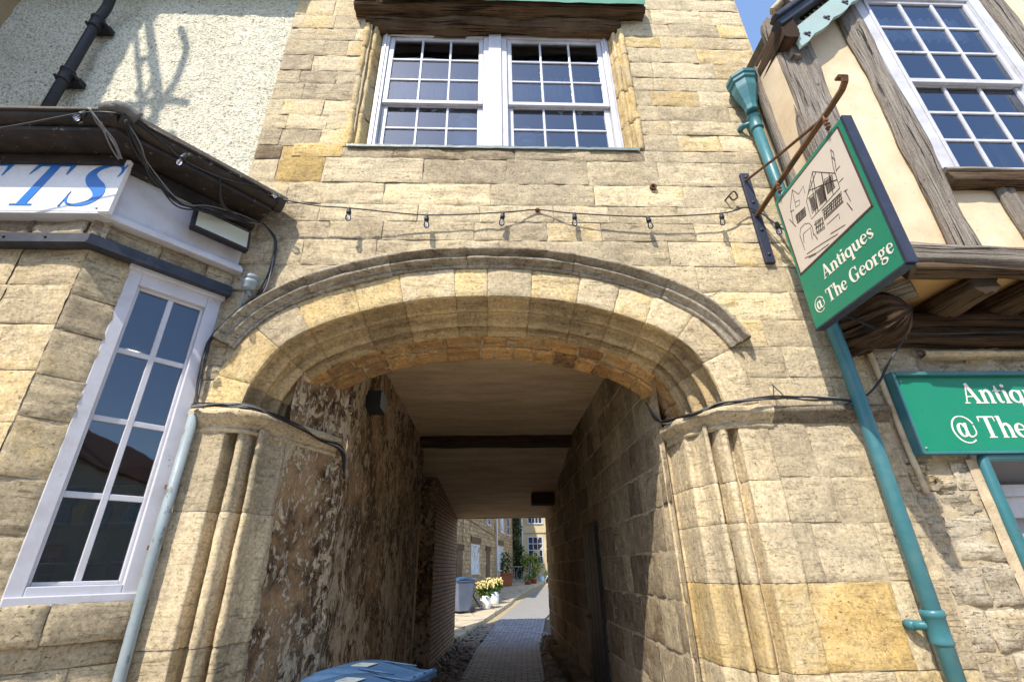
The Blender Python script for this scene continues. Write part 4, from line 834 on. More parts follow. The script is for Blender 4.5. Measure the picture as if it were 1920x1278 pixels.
for i,l in enumerate(DR):
    w=.0075 if i<7 else .0042
    stroke(mb,NF,[(u,v,w*rnd.uniform(.7,1.2)) for u,v in l],.002,.0006+.00003*i,0,0,1)
for (a,c,bq,d,nx,ny) in ((.145,.80,.24,.855,4,4),(.40,.755,.455,.865,5,8),(.49,.77,.55,.86,4,6),(.32,.765,.36,.865,3,7),(.285,.60,.35,.665,3,2),(.39,.64,.565,.70,9,3)):
    for i in range(nx+1): u=a+(bq-a)*i/nx; stroke(mb,NF,[(u+.012,d,.0035),(u-.012,c,.0035)],.002,.0022+.00003*i,0,0,1)
    for j in range(ny+1): v=c+(d-c)*j/ny; stroke(mb,NF,[(a-.01,v+.006,.003),(bq,v-.006,.003)],.002,.0026+.00003*j,0,0,1)
mb.build('drawing',M['ink'],hs)
mb=MB(); lettering(mb,NF,.195,.268,.098,'Antiques',.0005); lettering(mb,NF,.03,.105,.088,'@',.0005); lettering(mb,NF,.165,.10,.098,'The George',.0005,wx=.93); hsl=mb.build('lettering',M['lettering'],hs)
mb=MB(); mb.box(2.235,2.315,3.165,3.195,3.82,4.79)
for z in (3.9,4.15,4.45,4.74): mb.lathe([(.014,0),(.014,.008),(0,.014)],(2.275,3.165,z),8,axis=(0,-1,0))
mb.build('wall_plate',M['navy'],hs,bevel=.003)
mb=MB()
bar=[(2.27,3.17,4.30),(2.27,2.2,4.355)]
e=V(bar[1]); pts=[V(bar[0]),V((2.27,2.7,4.33)),e]+[e+V((0,-.03,-.0)) ,V((2.27,2.02,4.37)),V((2.27,1.98,4.395)),V((2.27,1.965,4.43)),V((2.27,1.985,4.462)),V((2.27,2.02,4.465))]
def flat(mb,pts,w,h):
    for a,bq in zip(pts[:-1],pts[1:]):
        t=(bq-a).normalized(); n1=V((1,0,0)); n2=t.cross(n1)
        mb.hexa([a-n1*w-n2*h,bq-n1*w-n2*h,bq+n1*w-n2*h,a+n1*w-n2*h,a-n1*w+n2*h,bq-n1*w+n2*h,bq+n1*w+n2*h,a+n1*w+n2*h])
flat(mb,pts,.02,.008); mb.build('bracket_arm',M['rust'],hs)
mb=MB(); flat(mb,[V((2.265,3.17,4.70)),V((2.265,2.75,4.535)),V((2.265,2.25,4.36))],.012,.005); mb.build('bracket_stay',M['rust'],hs)
for y in (2.80,2.20):
    mb=MB()
    for i in range(3): mb.lathe([(.012,-.016),(.014,-.01),(.014,.01),(.012,.016)],(2.255,y,4.30-.03*i),8,axis=(1,0,0) if i%2 else (0,1,0))
    mb.tube([(2.25,y,4.345),(2.25,y,4.21)],.007,6)
    mb.build('hanger',M['rust'],hs)
# ------------------------------------------------------------------ teal downpipe with hopper
tp=thing('teal_downpipe','teal painted rainwater pipe with faceted hopper on the right of the stone wall','pipe',(2.55,3.1,0))
mb=MB(); mb.tube([(2.475,3.105,5.50),(2.50,3.105,4.6),(2.545,3.105,3.4),(2.56,3.105,2.9),(2.56,3.10,2.2),(2.555,3.10,0)],.047,18); mb.build('pipe',M['teal'],tp)
mb=MB(); mb.lathe([(.05,-.26),(.058,-.25),(.06,-.20),(.075,-.13),(.115,.0),(.118,.02),(.118,.09),(.135,.10),(.135,.135),(.148,.145),(.148,.18),(.13,.18),(.11,.05),(0,.02)],(2.455,3.06,5.72),8,sm=False); mb.build('hopper',M['teal'],tp)
for z in (5.36,1.25):
    mb=MB(); mb.lathe([(.047,-.09),(.056,-.085),(.060,-.075),(.056,-.06),(.056,.05),(.062,.055),(.062,.085),(.05,.09)],(2.48 if z>3 else 2.555,3.103,z),18)
    xx=2.48 if z>3 else 2.555
    mb.tube([(xx-.10,3.16,z+.01),(xx-.06,3.13,z+.01),(xx,3.10,z+.01)],[.028,.024,.03],8); mb.lathe([(.026,-.04),(.03,0),(.022,.02),(0,.026)],(xx-.10,3.16,z+.01),10,axis=(0,-1,0))
    mb.build('collar',M['teal'],tp)
# ------------------------------------------------------------------ ground, road, courtyard floor
def gz(y): return 0 if y<13.5 else .055*(y-13.5)
m,nt,b=newmat('street_asphalt'); g=G(nt); P=g.coord(); g.set(b.inputs['Base Color'],g.mix(g.noise(P,60,4),(.24,.225,.20),(.34,.32,.285))); b.inputs['Roughness'].default_value=.9; g.set(b.inputs['Normal'],g.bump(g.noise(P,160,3),.5,.005)); M['asphalt']=m
M['earth']=mottle('trodden_earth',(.16,.125,.085),(.09,.07,.05),4,.95,60,.6,.01)
m,nt,b=newmat('setts'); g=G(nt); U=g.coord('UV'); P=g.coord()
nd=nt.nodes.new('ShaderNodeTexBrick'); g.set(nd.inputs['Vector'],g.n('VectorMath',_p={'operation':'ADD'},i0=U,i1=g.n('VectorMath',_p={'operation':'SCALE'},i0=g.noise(P,3,3),i3=.0) if False else g.mapv(g.noise(P,4,2),(.02,.02,0))))
for a,v in (('Scale',1),('Brick Width',.21),('Row Height',.13),('Mortar Size',.015),('Mortar Smooth',.6)): nd.inputs[a].default_value=v
nd.inputs['Color1'].default_value=(.36,.36,.40,1); nd.inputs['Color2'].default_value=(.20,.20,.23,1); nd.inputs['Mortar'].default_value=(.028,.026,.024,1)
col=g.mix(.7,nd.outputs['Color'],g.ramp(g.noise(P,9,6,.7),[(.3,.6),(.7,1.35)]),'MULTIPLY'); g.set(b.inputs['Base Color'],col); b.inputs['Roughness'].default_value=.55; b.inputs['Specular IOR Level'].default_value=.5
g.set(b.inputs['Normal'],g.bump(g.math('ADD',g.math('MULTIPLY',nd.outputs['Fac'],-1.2),g.math('MULTIPLY',g.noise(P,30,4),.5)),1.0,.012)); M['setts']=m
m,nt,b=newmat('tar_road'); g=G(nt); P=g.coord(); g.set(b.inputs['Base Color'],g.mix(g.noise(P,5,6),(.19,.18,.165),(.27,.255,.235))); b.inputs['Roughness'].default_value=.85; M['tar']=m
m,nt,b=newmat('flagstones'); g=G(nt); P=g.coord(); v=g.vor(g.mapv(P,(1,1,0)),1.5,'DISTANCE_TO_EDGE')
cr=g.mix(g.noise(P,3,5),(.52,.44,.31),(.38,.31,.21)); col=g.mix(g.ramp(v,[(.0,1),(.03,0)]),cr,(.09,.07,.05)); g.set(b.inputs['Base Color'],col); b.inputs['Roughness'].default_value=.9; g.set(b.inputs['Normal'],g.bump(g.ramp(v,[(0,0),(.04,1)]),.6,.01)); M['flags']=m
mb=MB(); mb.poly([(-400,-400,-.03),(400,-400,-.03),(400,8,-.03),(-400,8,-.03)]); 
for y in range(0,12):
    y0,y1=8+y*3,11+y*3; mb.poly([(-60,y0,gz(y0)-.03),(60,y0,gz(y0)-.03),(60,y1,gz(y1)-.03),(-60,y1,gz(y1)-.03)])
mb.poly([(-400,44,gz(44)-.03),(400,44,gz(44)-.03),(400,400,gz(44)-.03),(-400,400,gz(44)-.03)])
tag(mb.build('ground',M['earth']),kind='structure')
mb=MB(); mb.box(-60,60,-9,1.0,-.028,-.015); tag(mb.build('street',M['asphalt']),kind='structure')
mb=MB(); sheet(mb,lambda u,v,d=0:V((u,v,d-.01)),-40,40,1.0,3.19,0,2,.0); mb.box(-40,40,.88,1.0,-.028,.0); tag(mb.build('street_pavement',M['flags']),kind='structure')
def xl(y): return [(-5,-.75),(5,-.66),(8.9,-.55),(12.7,-.37),(17,.17),(20,.8),(23.3,1.5),(26.5,2.45),(29,3.2)]
def lerpt(T,y):
    for (a,va),(b_,vb) in zip(T[:-1],T[1:]):
        if y<=b_: return va+(vb-va)*(y-a)/(b_-a)
    return T[-1][1]
XL=[(-5,-.75),(5,-.66),(8.9,-.55),(12.7,-.37),(17,.17),(20,.8),(23.3,1.5),(26.5,2.45),(30,3.6)]
XR=[(-5,.70),(5,.76),(8.9,.80),(12.7,1.05),(17,1.62),(20,2.4),(23.3,3.6),(26.5,5),(30,6.6)]
KB=[(12.0,-1.2),(13.3,-.88),(15,-.55),(17,-.08),(20,.62),(23,1.1),(26,1.8),(29,2.9)]
def ribbon(mb,L,Rr,y0,y1,z,step=.25,nx=6,amp=.004):
    n=int((y1-y0)/step); rows=[]
    for i in range(n+1):
        y=y0+(y1-y0)*i/n; a,b_=lerpt(L,y),lerpt(Rr,y)
        rows.append([mb.vert((a+(b_-a)*j/nx,y,gz(y)+z+amp*noise.noise(V((j,y*3,z)))),.5,((b_-a)*(j/nx-.5),y)) for j in range(nx+1)])
    for r0,r1 in zip(rows[:-1],rows[1:]):
        for j in range(nx): mb.face((r0[j],r0[j+1],r1[j+1],r1[j]),0,True)
mb=MB(); ribbon(mb,XL,XR,3.0,17.0,.012); tag(mb.build('sett_road',M['setts']),kind='structure')
mb=MB(); ribbon(mb,XL,XR,17.0,30.5,.012); tag(mb.build('courtyard_road',M['tar']),kind='structure')
mb=MB(); 
def ribbon2(L,Rr,y0,y1,z): ribbon(mb,L,Rr,y0,y1,z,nx=3)
ribbon(mb,[(-5,-4),(13,-3.2),(30,-2)],KB,13.36,30.9,.12); 
n=60
for i in range(n):
    y0=13.36+17*i/n; y1=13.36+17*(i+1)/n; a,b_=lerpt(KB,y0),lerpt(KB,y1)
    mb.poly([(a,y0,gz(y0)-.02),(b_,y1,gz(y1)-.02),(b_,y1,gz(y1)+.12),(a,y0,gz(y0)+.12)])
mb.poly([(-3,13.36,-.02),(lerpt(KB,13.36),13.36,-.02),(lerpt(KB,13.36),13.36,.12),(-3,13.36,.12)])
tag(mb.build('courtyard_pavement',M['flags']),kind='structure')
M['gravel']=mottle('yellow_gravel',(.44,.35,.20),(.25,.19,.11),40,.95,90,.8,.01)
mb=MB(); ribbon(mb,KB,[(a,v+.02) for a,v in XL],14.5,29,.006,nx=3); tag(mb.build('gravel_strip',M['gravel']),kind='stuff',label='strip of yellow gravel between pavement and road',cat='gravel')
# cobbled gutters
M['cobble']=mottle('river_cobbles',(.32,.27,.21),(.15,.125,.10),3,.6,40,.3,.004,c2=(.40,.36,.29),scale2=6,lo2=.56,hi2=.62)
def cobbles(name,Lf,Rf,y0,y1,lab,n):
    mb=MB(); r2=random.Random(len(name)+n)
    for i in range(n):
        y=r2.uniform(y0,y1); a,b_=Lf(y),Rf(y); x=r2.uniform(a,b_); s=r2.uniform(.04,.085)
        mb.ball((x,y,gz(y)+.01+r2.uniform(-.008,.012)),s,8,0,(r2.uniform(.7,1.2),r2.uniform(.7,1.2),.55))
    tag(mb.build(name,M['cobble']),lab,'cobbles',kind='stuff')
cobbles('cobbles',lambda y:-1.15 if y<12 else lerpt(KB,y)-.02,lambda y:lerpt(XL,y)-.03,5.5,16,'rounded cobbles set along the left edge of the passage road',900)
cobbles('cobbles',lambda y:lerpt(XR,y)+.03,lambda y:min(1.34,lerpt(XR,y)+.32),5.5,14.5,'rounded cobbles set along the right edge of the passage road',420)
# low kerb stones at the passage walls
kb=thing('stone_kerb','row of rough dark kerb stones at foot of the right passage wall','kerb',(1.22,9,0))
mb=MB(); KF=wall_frame(1.13,12.9,0,-1); KT=lambda u,v,d=0:V((1.13+v,12.9-u,.20+d))
u=0
while u<6: 
    e=u+rnd.uniform(.4,.8); patch(mb,KF,u,e,0,.20,rnd.uniform(.15,.3),amp=.01); patch(mb,KT,u,e,0,.24,rnd.uniform(.15,.3),amp=.01); u=e
mb.build('stone',M['stone_dark'],kb)
# ------------------------------------------------------------------ passage things
mb=MB(); mb.box(1.325,1.40,6.60,7.55,0,2.14); DFm=wall_frame(1.325,7.55,0,-1)
for i in range(4): mb.fbox(DFm,.02+i*.235,.235+i*.235,.05,2.1,0,.012)
d_=mb.build('door',M['black'],gate,bevel=.004); mb=MB(); mb.lathe([(.02,0),(.03,.03),(.0,.05)],(1.31,7.42,1.0),10,axis=(-1,0,0)); mb.build('handle',M['rust'],d_)
pl=thing('passage_lamp','small black box lamp high on the peeling left passage wall','lamp',(-1.2,4.6,3.1))
mb=MB(); mb.box(-1.245,-1.10,4.50,4.74,3.03,3.21); mb.build('housing',M['black'],pl,bevel=.006)
mb=MB(); mb.box(-1.0995,-1.092,4.505,4.735,3.04,3.20); mb.build('diffuser',M['greypipe'],pl)
M['binblue']=mottle('blue_bin_plastic',(.022,.058,.13),(.034,.08,.165),7,.55,50,.08,.003,spec=.3,c2=(.13,.15,.17),scale2=30,lo2=.60,hi2=.72)
M['bingrey']=mottle('grey_bin_plastic',(.09,.115,.165),(.13,.155,.21),3,.45,50,.05,.003,spec=.5)
M['rubber']=plain('black_rubber',(.02,.02,.02),.8)
def make_bin(label,body,loc,rz,group,sc_=.95):
    t=thing('wheelie_bin',label,'bin',(0,0,0),group)
    mb=MB(); w0,d0,w1,d1=.22,.24,.28,.33
    mb.hexa([(-d0,-w0,.06),(d0,-w0,.06),(d0,w0,.06),(-d0,w0,.06),(-d1,-w1,.98),(d1,-w1,.98),(d1,w1,.98),(-d1,w1,.98)])
    mb.hexa([(-d1-.02,-w1-.02,.94),(d1+.02,-w1-.02,.94),(d1+.02,w1+.02,.94),(-d1-.02,w1+.02,.94),(-d1-.02,-w1-.02,.985),(d1+.02,-w1-.02,.985),(d1+.02,w1+.02,.985),(-d1-.02,w1+.02,.985)])
    mb.build('body',body,t,bevel=.02)
    mb=MB(); k=14; ys=[(-.305,-.055),(-.30,-.02),(-.285,-.006),(-.255,0),(-.235,-.004),(-.225,.008),(-.12,.011),(0,.012),(.12,.011),(.225,.008),(.235,-.004),(.255,0),(.285,-.006),(.30,-.02),(.305,-.055)]; rows=[]
    for i in range(k+1):
        f=i/k; x=-.385+.745*f; h=1.03+.045*math.sin(math.pi*min(1,f*1.1+.04))-(.05 if i in(0,) else 0)-(.012 if i==1 else 0)
        e=1 if 2<=i<=k-2 else 0
        rows.append([mb.vert((x,y,max(.975,h+(q if e or q<0 else 0)))) for y,q in ys])
    for r0,r1 in zip(rows[:-1],rows[1:]):
        for q in range(len(ys)-1): mb.face((r0[q],r1[q],r1[q+1],r0[q+1]),0,True)
    mb.face(rows[-1]); mb.box(-.415,-.36,-.16,.16,.985,1.015)
    for y in (-.15,.15): mb.tube([(.02,y,1.086),(.30,y,1.068)],.006,5)
    ld=mb.build('lid',M['binblue'],t)
    mb=MB(); mb.box(-.10,.04,-.07,.05,1.086,1.0895); mb.build('sticker',M['greypipe'],ld)
    mb=MB(); mb.tube([(.40,-.24,1.02),(.40,.24,1.02)],.022,10)
    for y in (-.2,-.07,.07,.2): mb.hexa([(.33,y-.02,.96),(.42,y-.02,1.0),(.42,y+.02,1.0),(.33,y+.02,.96),(.33,y-.02,1.03),(.41,y-.02,1.05),(.41,y+.02,1.05),(.33,y+.02,1.03)])
    mb.build('handle',M['binblue'] if body==M['binblue'] else body,t,bevel=.004)
    for y in (-.25,.25):
        mb=MB(); mb.lathe([(0,-.025),(.07,-.025),(.10,-.02),(.10,.02),(.07,.025),(0,.025)],(.27,y,.10),18,axis=(0,1,0)); mb.build('wheel',M['rubber'],t)
    t.location=loc; t.rotation_euler=(0,0,rz); t.scale=(sc_,sc_,sc_); return t
make_bin('blue wheelie bin with sticker on lid, deeper inside the passage against left wall',M['binblue'],(-.84,3.88,.0),R(-22),'blue wheelie bins')
make_bin('blue wheelie bin nearest the street, at the foot of the left jamb',M['binblue'],(-.80,3.38,.0),R(-22),'blue wheelie bins')
make_bin('grey bodied wheelie bin with blue lid standing in the courtyard',M['bingrey'],(-1.02,17.6,gz(17.6)+.12),R(35),None)
# ------------------------------------------------------------------ courtyard buildings
m,nt,b=newmat('courtyard_stone'); g=G(nt); U=g.coord('UV'); P=g.coord()
nd=nt.nodes.new('ShaderNodeTexBrick'); g.set(nd.inputs['Vector'],g.n('VectorMath',_p={'operation':'ADD'},i0=U,i1=g.mapv(g.noise(P,2.2,3),(.10,.08,0))))
for a,v in (('Scale',1),('Brick Width',.34),('Row Height',.15),('Mortar Size',.016),('Mortar Smooth',.4)): nd.inputs[a].default_value=v
nd.inputs['Color1'].default_value=(.60,.40,.19,1); nd.inputs['Color2'].default_value=(.34,.21,.10,1); nd.inputs['Mortar'].default_value=(.30,.23,.14,1)
col=g.mix(.8,nd.outputs['Color'],g.ramp(g.noise(P,7,8,.8),[(.38,.35),(.62,1.35)]),'MULTIPLY'); g.set(b.inputs['Base Color'],col); b.inputs['Roughness'].default_value=.95
g.set(b.inputs['Normal'],g.bump(g.math('ADD',g.math('MULTIPLY',nd.outputs['Fac'],-1),g.noise(P,20,4)),.9,.02)); M['cstone']=m
M['cpale']=mottle('pale_courtyard_stone',(.56,.46,.28),(.44,.35,.20),1.5,.9,20,.5,.02,c2=(.30,.23,.13),scale2=7,lo2=.6,hi2=.72)
M['dark_glass']=plain('dark_glass',(.03,.035,.04),.05,.8)
M['blind']=plain('pale_blind',(.55,.56,.58),.7)
def small_window(F,parent,u0,u1,v0,v1,cols,rows,back='dark_glass'):
    mb=MB(); t=.06; mb.fbox(F,u0-t,u0,v0,v1+t,-.05,.03); mb.fbox(F,u1,u1+t,v0,v1+t,-.05,.03); mb.fbox(F,u0,u1,v1,v1+t,-.05,.03); mb.fbox(F,u0-t-.03,u1+t+.03,v0-t,v0,-.05,.06)
    w=mb.build('window',M['white'],parent); mb=MB()
    for i in range(1,cols): x=u0+(u1-u0)*i/cols; mb.fbox(F,x-.018,x+.018,v0,v1,-.02,.015)
    for j in range(1,rows): y=v0+(v1-v0)*j/rows; mb.fbox(F,u0,u1,y-.018,y+.018,-.02,.012)
    mb.build('glazing_bars',M['white'],w); mb=MB(); mb.poly([F(u0,v0,.004),F(u1,v0,.004),F(u1,v1,.004),F(u0,v1,.004)]); mb.build('pane',M[back],w)
cl=thing('stone_terrace','row of rubble stone cottages along the left of the courtyard','building',(-1.2,17.5,.2))
CL=wall_frame(-1.27,17.5,2.52,13.5); LL=13.73
mb=MB(); sheet(mb,CL,-.0,LL+.4,0,7.5,0,.15,.02); mb.poly([CL(0,0,0),CL(0,7.5,0),CL(0,7.5,-6),CL(0,0,-6)]); mb.build('wall',M['cstone'],cl)
mb=MB(); mb.hexa([CL(-.2,7.4,.3),CL(LL,7.4,.3),CL(LL,9.5,-3),CL(-.2,9.5,-3),CL(-.2,7.55,.3),CL(LL,7.55,.3),CL(LL,9.65,-3),CL(-.2,9.65,-3)]); mb.build('roof',M['slate'],cl)
small_window(CL,cl,2.3,3.75,1.48,2.42,2,3,'blind'); small_window(CL,cl,8.0,9.6,1.55,2.55,2,3,'blind'); small_window(CL,cl,5.3,6.1,3.42,4.6,2,3); small_window(CL,cl,8.9,9.8,3.3,4.6,2,3,'blind'); small_window(CL,cl,2.0,3.2,3.6,4.6,2,3); small_window(CL,cl,10.9,11.8,3.3,4.6,2,3)
for u0,u1,v1 in ((.15,.95,2.2),(5.2,6.0,2.3)):
    mb=MB(); mb.fbox(CL,u0,u1,.2,v1,-.05,.025); d_=mb.build('door',M['wood_brown'],cl); mb=MB(); mb.fbox(CL,u0-.12,u1+.12,v1+.02,v1+.2,-.05,.05); mb.build('door_lintel',M['wood_dark'],d_)
for u,v in ((2.2,2.55),(7.9,2.7)):
    mb=MB(); mb.fbox(CL,u,u+1.8,v,v+.2,-.05,.04); mb.build('window_lintel',M['wood_brown'],cl)
mb=MB(); mb.tube([CL(0,3.35,.04),CL(2,3.3,.03),CL(5,3.1,.03),CL(8,3.0,.03)],.012,5); mb.tube([CL(.9,3.3,.03),CL(.85,2.5,.03)],.01,5); mb.build('wire',M['cable'],cl)
M['wpipe']=plain('white_pipe',(.62,.62,.62),.5)
t=thing('white_drainpipe','white drainpipe between the windows of the left stone cottages','pipe',tuple(CL(7.3,.6,.1))); mb=MB(); mb.tube([CL(7.3,.55,.1),CL(7.3,7.3,.1)],.05,10); mb.build('pipe',M['wpipe'],t)
t=thing('white_drainpipe','white drainpipe at the left corner of the far pale house','pipe',(1.72,30.85,1)); mb=MB(); mb.tube([(1.72,30.85,1),(1.72,30.85,8)],.055,10); mb.build('pipe',M['wpipe'],t)
fb=thing('far_house','pale stone house with white sash windows closing the far end of the courtyard','building',(3.5,31,1))
FB=wall_frame(0,31,1,0); mb=MB(); sheet(mb,FB,1.2,8,.5,9,0,.25,.02); mb.build('wall',M['cpale'],fb)
mb=MB(); mb.fbox(FB,1.2,8,3.52,3.62,-.02,.06); mb.build('string_course',M['cpale'],fb)
mb=MB(); mb.fbox(FB,1.1,8.1,8.9,9.1,-4,.3); mb.build('roof',M['slate'],fb)
small_window(FB,fb,2.12,2.92,1.88,3.27,3,4); small_window(FB,fb,2.14,2.94,4.08,5.3,4,3); small_window(FB,fb,4.3,5.2,1.88,3.27,3,4)
# plants
M['leaf']=mottle('green_leaves',(.05,.11,.025),(.09,.15,.03),6,.6,0,0)
M['leaf_dark']=mottle('dark_leaves',(.025,.055,.018),(.06,.085,.025),6,.6,0,0)
M['petal']=mottle('yellow_petals',(.72,.55,.16),(.74,.64,.34),30,.6,0,0)
M['terra']=mottle('terracotta',(.36,.13,.055),(.28,.10,.045),6,.85,30,.2,.005)
M['pot_white']=painted('white_pot_glaze',(.80,.80,.78),.35,dk=.15)
def leaves(mb,c,rx,ry,rz,n,s,r2):
    for i in range(n):
        while True:
            p=V((r2.uniform(-1,1),r2.uniform(-1,1),r2.uniform(-1,1)))
            if p.length<1 and noise.noise(p*2.3+V(c))>-.25: break
        q=V(c)+V((p.x*rx,p.y*ry,p.z*rz)); d=V((r2.uniform(-1,1),r2.uniform(-1,1),r2.uniform(-.3,1))).normalized(); e=d.orthogonal().normalized()*s*.35; e=Matrix.Rotation(r2.uniform(0,6.28),3,d)@e
        a=mb.vert(q); b_=mb.vert(q+d*s*.5+e); c_=mb.vert(q+d*s); d2=mb.vert(q+d*s*.5-e); mb.face((a,b_,c_,d2))
def tulips(label,x,y,z,seed):
    r2=random.Random(seed); t=thing('flower_pot',label,'flower pot',(x,y,z),'white pots of yellow tulips')
    mb=MB(); mb.lathe([(0,0),(.15,0),(.165,.02),(.18,.40),(.165,.40),(.16,.36),(0,.36)],(x,y,z),20); mb.build('pot',M['pot_white'],t)
    mb=MB(); P=[]
    for i in range(120):
        a=r2.uniform(0,6.28); rr=math.sqrt(r2.random())*.33; h=r2.uniform(.62,.84); tip=V((x+rr*math.cos(a),y+rr*math.sin(a),z+h)); base=V((x+rr*.3*math.cos(a),y+rr*.3*math.sin(a),z+.36)); P.append(tip)
        mb.tube([base,base.lerp(tip,.5)+V((0,0,.04)),tip],.006,4,cap=False)
        l=tip-base; e=l.orthogonal().normalized()*.03; mm=base.lerp(tip,.45); u=V((r2.uniform(-.08,.08),r2.uniform(-.08,.08),.1)); mb.poly([base,mm+e,base.lerp(tip,.75)+u,mm-e])
    leaves(mb,(x,y,z+.48),.30,.30,.16,160,.12,r2); mb.build('foliage',M['leaf'],t)
    mb=MB()
    for p in P: mb.ball(p,.023,6,0,(1,1,1.6))
    tag(mb.build('flowers',M['petal'],t),kind='stuff')
tulips('white pot of yellow tulips nearest the passage, on the courtyard paving',-.27,18.4,gz(18.4)+.12,1)
tulips('white pot of yellow tulips standing behind the first one',0.02,19.6,gz(19.6)+.12,2)
t=thing('folding_table','black folding bistro table beside the grey courtyard bin','table',(-.72,18.9,gz(18.9)+.12)); x,y,z=-.72,18.9,gz(18.9)+.12
mb=MB(); mb.lathe([(0,.70),(.30,.70),(.30,.72),(0,.72)],(x,y,z),20); mb.build('tabletop',M['black'],t)
for s in (-1,1):
    mb=MB()
    for w in (-.18,.18): mb.tube([(x+s*.26,y+w,z),(x-s*.24,y+w,z+.70)],.013,6)
    mb.tube([(x+s*.2,y-.18,z+.1),(x+s*.2,y+.18,z+.1)],.01,6); mb.build('leg',M['black'],t)
x,y=.60,26.6; z=gz(y)+.12; t=thing('planter','square terracotta planter with dark shrub by the left cottages','planter',(x,y,z))
mb=MB(); mb.hexa([(x-.3,y-.3,z),(x+.3,y-.3,z),(x+.3,y+.3,z),(x-.3,y+.3,z),(x-.36,y-.36,z+.5),(x+.36,y-.36,z+.5),(x+.36,y+.36,z+.5),(x-.36,y+.36,z+.5)]); mb.box(x-.39,x+.39,y-.39,y+.39,z+.5,z+.58); mb.build('pot',M['terra'],t,bevel=.02)
mb=MB(); leaves(mb,(x-.25,y-.1,z+1.0),.65,.5,.55,420,.14,random.Random(4)); mb.build('foliage',M['leaf_dark'],t)
# bistro set
M['steel']=plain('grey_steel',(.32,.36,.40),.4,.5,.4)
x,y=1.15,28.6; z=gz(y)+.12; t=thing('garden_table','round grey metal garden table in front of the far house','table',(x,y,z))
mb=MB(); mb.lathe([(0,.72),(.42,.72),(.43,.735),(.42,.75),(0,.75)],(x,y,z),24); mb.build('tabletop',M['steel'],t)
for a in (0,1,2): 
    mb=MB(); a=a*2.094+.3; mb.tube(catmull([(x+.30*math.cos(a),y+.30*math.sin(a),z),(x+.10*math.cos(a),y+.10*math.sin(a),z+.35),(x+.25*math.cos(a),y+.25*math.sin(a),z+.72)],4),.016,6); mb.build('leg',M['steel'],t)
for lab,cx_,cy_,rz in (('grey metal garden chair left of the round table',.72,28.2,1.2),('grey metal garden chair right of the round table',1.75,28.4,-1.3)):
    z=gz(cy_)+.12; t=thing('garden_chair',lab,'chair',(0,0,0),'grey garden chairs')
    mb=MB(); mb.box(-.2,.2,-.2,.2,.44,.46); mb.build('seat',M['steel'],t)
    mb=MB(); mb.tube(catmull([(-.2,.2,.45),(-.2,.26,.8),(0,.28,.92),(.2,.26,.8),(.2,.2,.45)],5),.014,6)
    for i in range(3): mb.tube([(-.19,.24,.6+.1*i),(.19,.24,.6+.1*i)],.01,5)
    mb.build('backrest',M['steel'],t)
    for sx in (-1,1):
        for sy in (-1,1): mb=MB(); mb.tube([(sx*.18,sy*.18,.45),(sx*.22,sy*.24,0)],.013,6); mb.build('leg',M['steel'],t)
    t.location=(cx_,cy_,z); t.rotation_euler=(0,0,rz)
M['leaf_yellow']=mottle('yellow_green_leaves',(.22,.26,.03),(.12,.19,.03),6,.6,0,0)
x,y=2.25,29.9; z=gz(y)+.05; t=thing('shrub','bright yellow green shrub under the sash window of the far house','shrub',(x,y,z))
mb=MB(); leaves(mb,(x,y,z+.75),.55,.4,.62,500,.13,random.Random(5)); leaves(mb,(x-.35,y,z+1.1),.3,.3,.4,150,.12,random.Random(6)); mb.build('foliage',M['leaf_yellow'],t); mb=MB(); mb.tube([(x,y,z),(x+.05,y,z+.7)],.03,6); mb.build('stem',M['wood_dark'],t)
x,y=1.45,30.6; z=gz(y); t=thing('climbing_plant','tall dark climber growing up the inner corner of the courtyard','climber',(x,y,z))
mb=MB(); r2=random.Random(9)
for i in range(9): leaves(mb,(x+r2.uniform(-.25,.2),y-.1,z+.5+i*.55),.34-.012*i,.25,.5,150,.16,r2)
mb.build('foliage',M['leaf_dark'],t); mb=MB(); mb.tube(catmull([(x,y,z),(x-.1,y,z+1.5),(x+.08,y,z+3),(x,y,z+4.6)],5),.05,7); mb.build('stem',M['wood_dark'],t)
x,y=2.62,28.8; z=gz(y)+.02; t=thing('watering_can','pale blue watering can below the far house window','watering can',(x,y,z)); M['canblue']=plain('pale_blue_enamel',(.36,.52,.58),.4)
mb=MB(); mb.lathe([(0,0),(.15,0),(.16,.02),(.15,.30),(.10,.34),(0,.34)],(x,y,z),16); mb.build('body',M['canblue'],t); mb=MB(); mb.tube([(x+.13,y,z+.06),(x+.30,y,z+.30),(x+.36,y,z+.40)],[.035,.025,.02],8); mb.build('spout',M['canblue'],t); mb=MB(); mb.tube(catmull([(x-.14,y,z+.1),(x-.27,y,z+.25),(x-.1,y,z+.45),(x+.05,y,z+.33)],5),.012,6); mb.build('handle',M['canblue'],t)
for i,(x,y,s,lab) in enumerate(((1.75,27.0,.16,'small terracotta pot at the end of the kerb'),(2.05,27.6,.22,'wide terracotta bowl beside the kerb'),(3.0,29.2,.2,'terracotta pot right of the blue watering can'))):
    z=gz(y)+.02; t=thing('plant_pot',lab,'pot',(x,y,z),'terracotta pots by the far house'); mb=MB(); mb.lathe([(0,0),(s*.7,0),(s,s*1.3),(s*1.08,s*1.3),(s*1.08,s*1.55),(s*.9,s*1.55),(s*.85,s*1.2),(0,s*1.2)],(x,y,z),16); mb.build('pot',M['terra'],t); mb=MB(); leaves(mb,(x,y,z+s*2.2),s*1.2,s*1.2,s*1.1,70,.1,random.Random(20+i)); mb.build('foliage',M['leaf'],t)
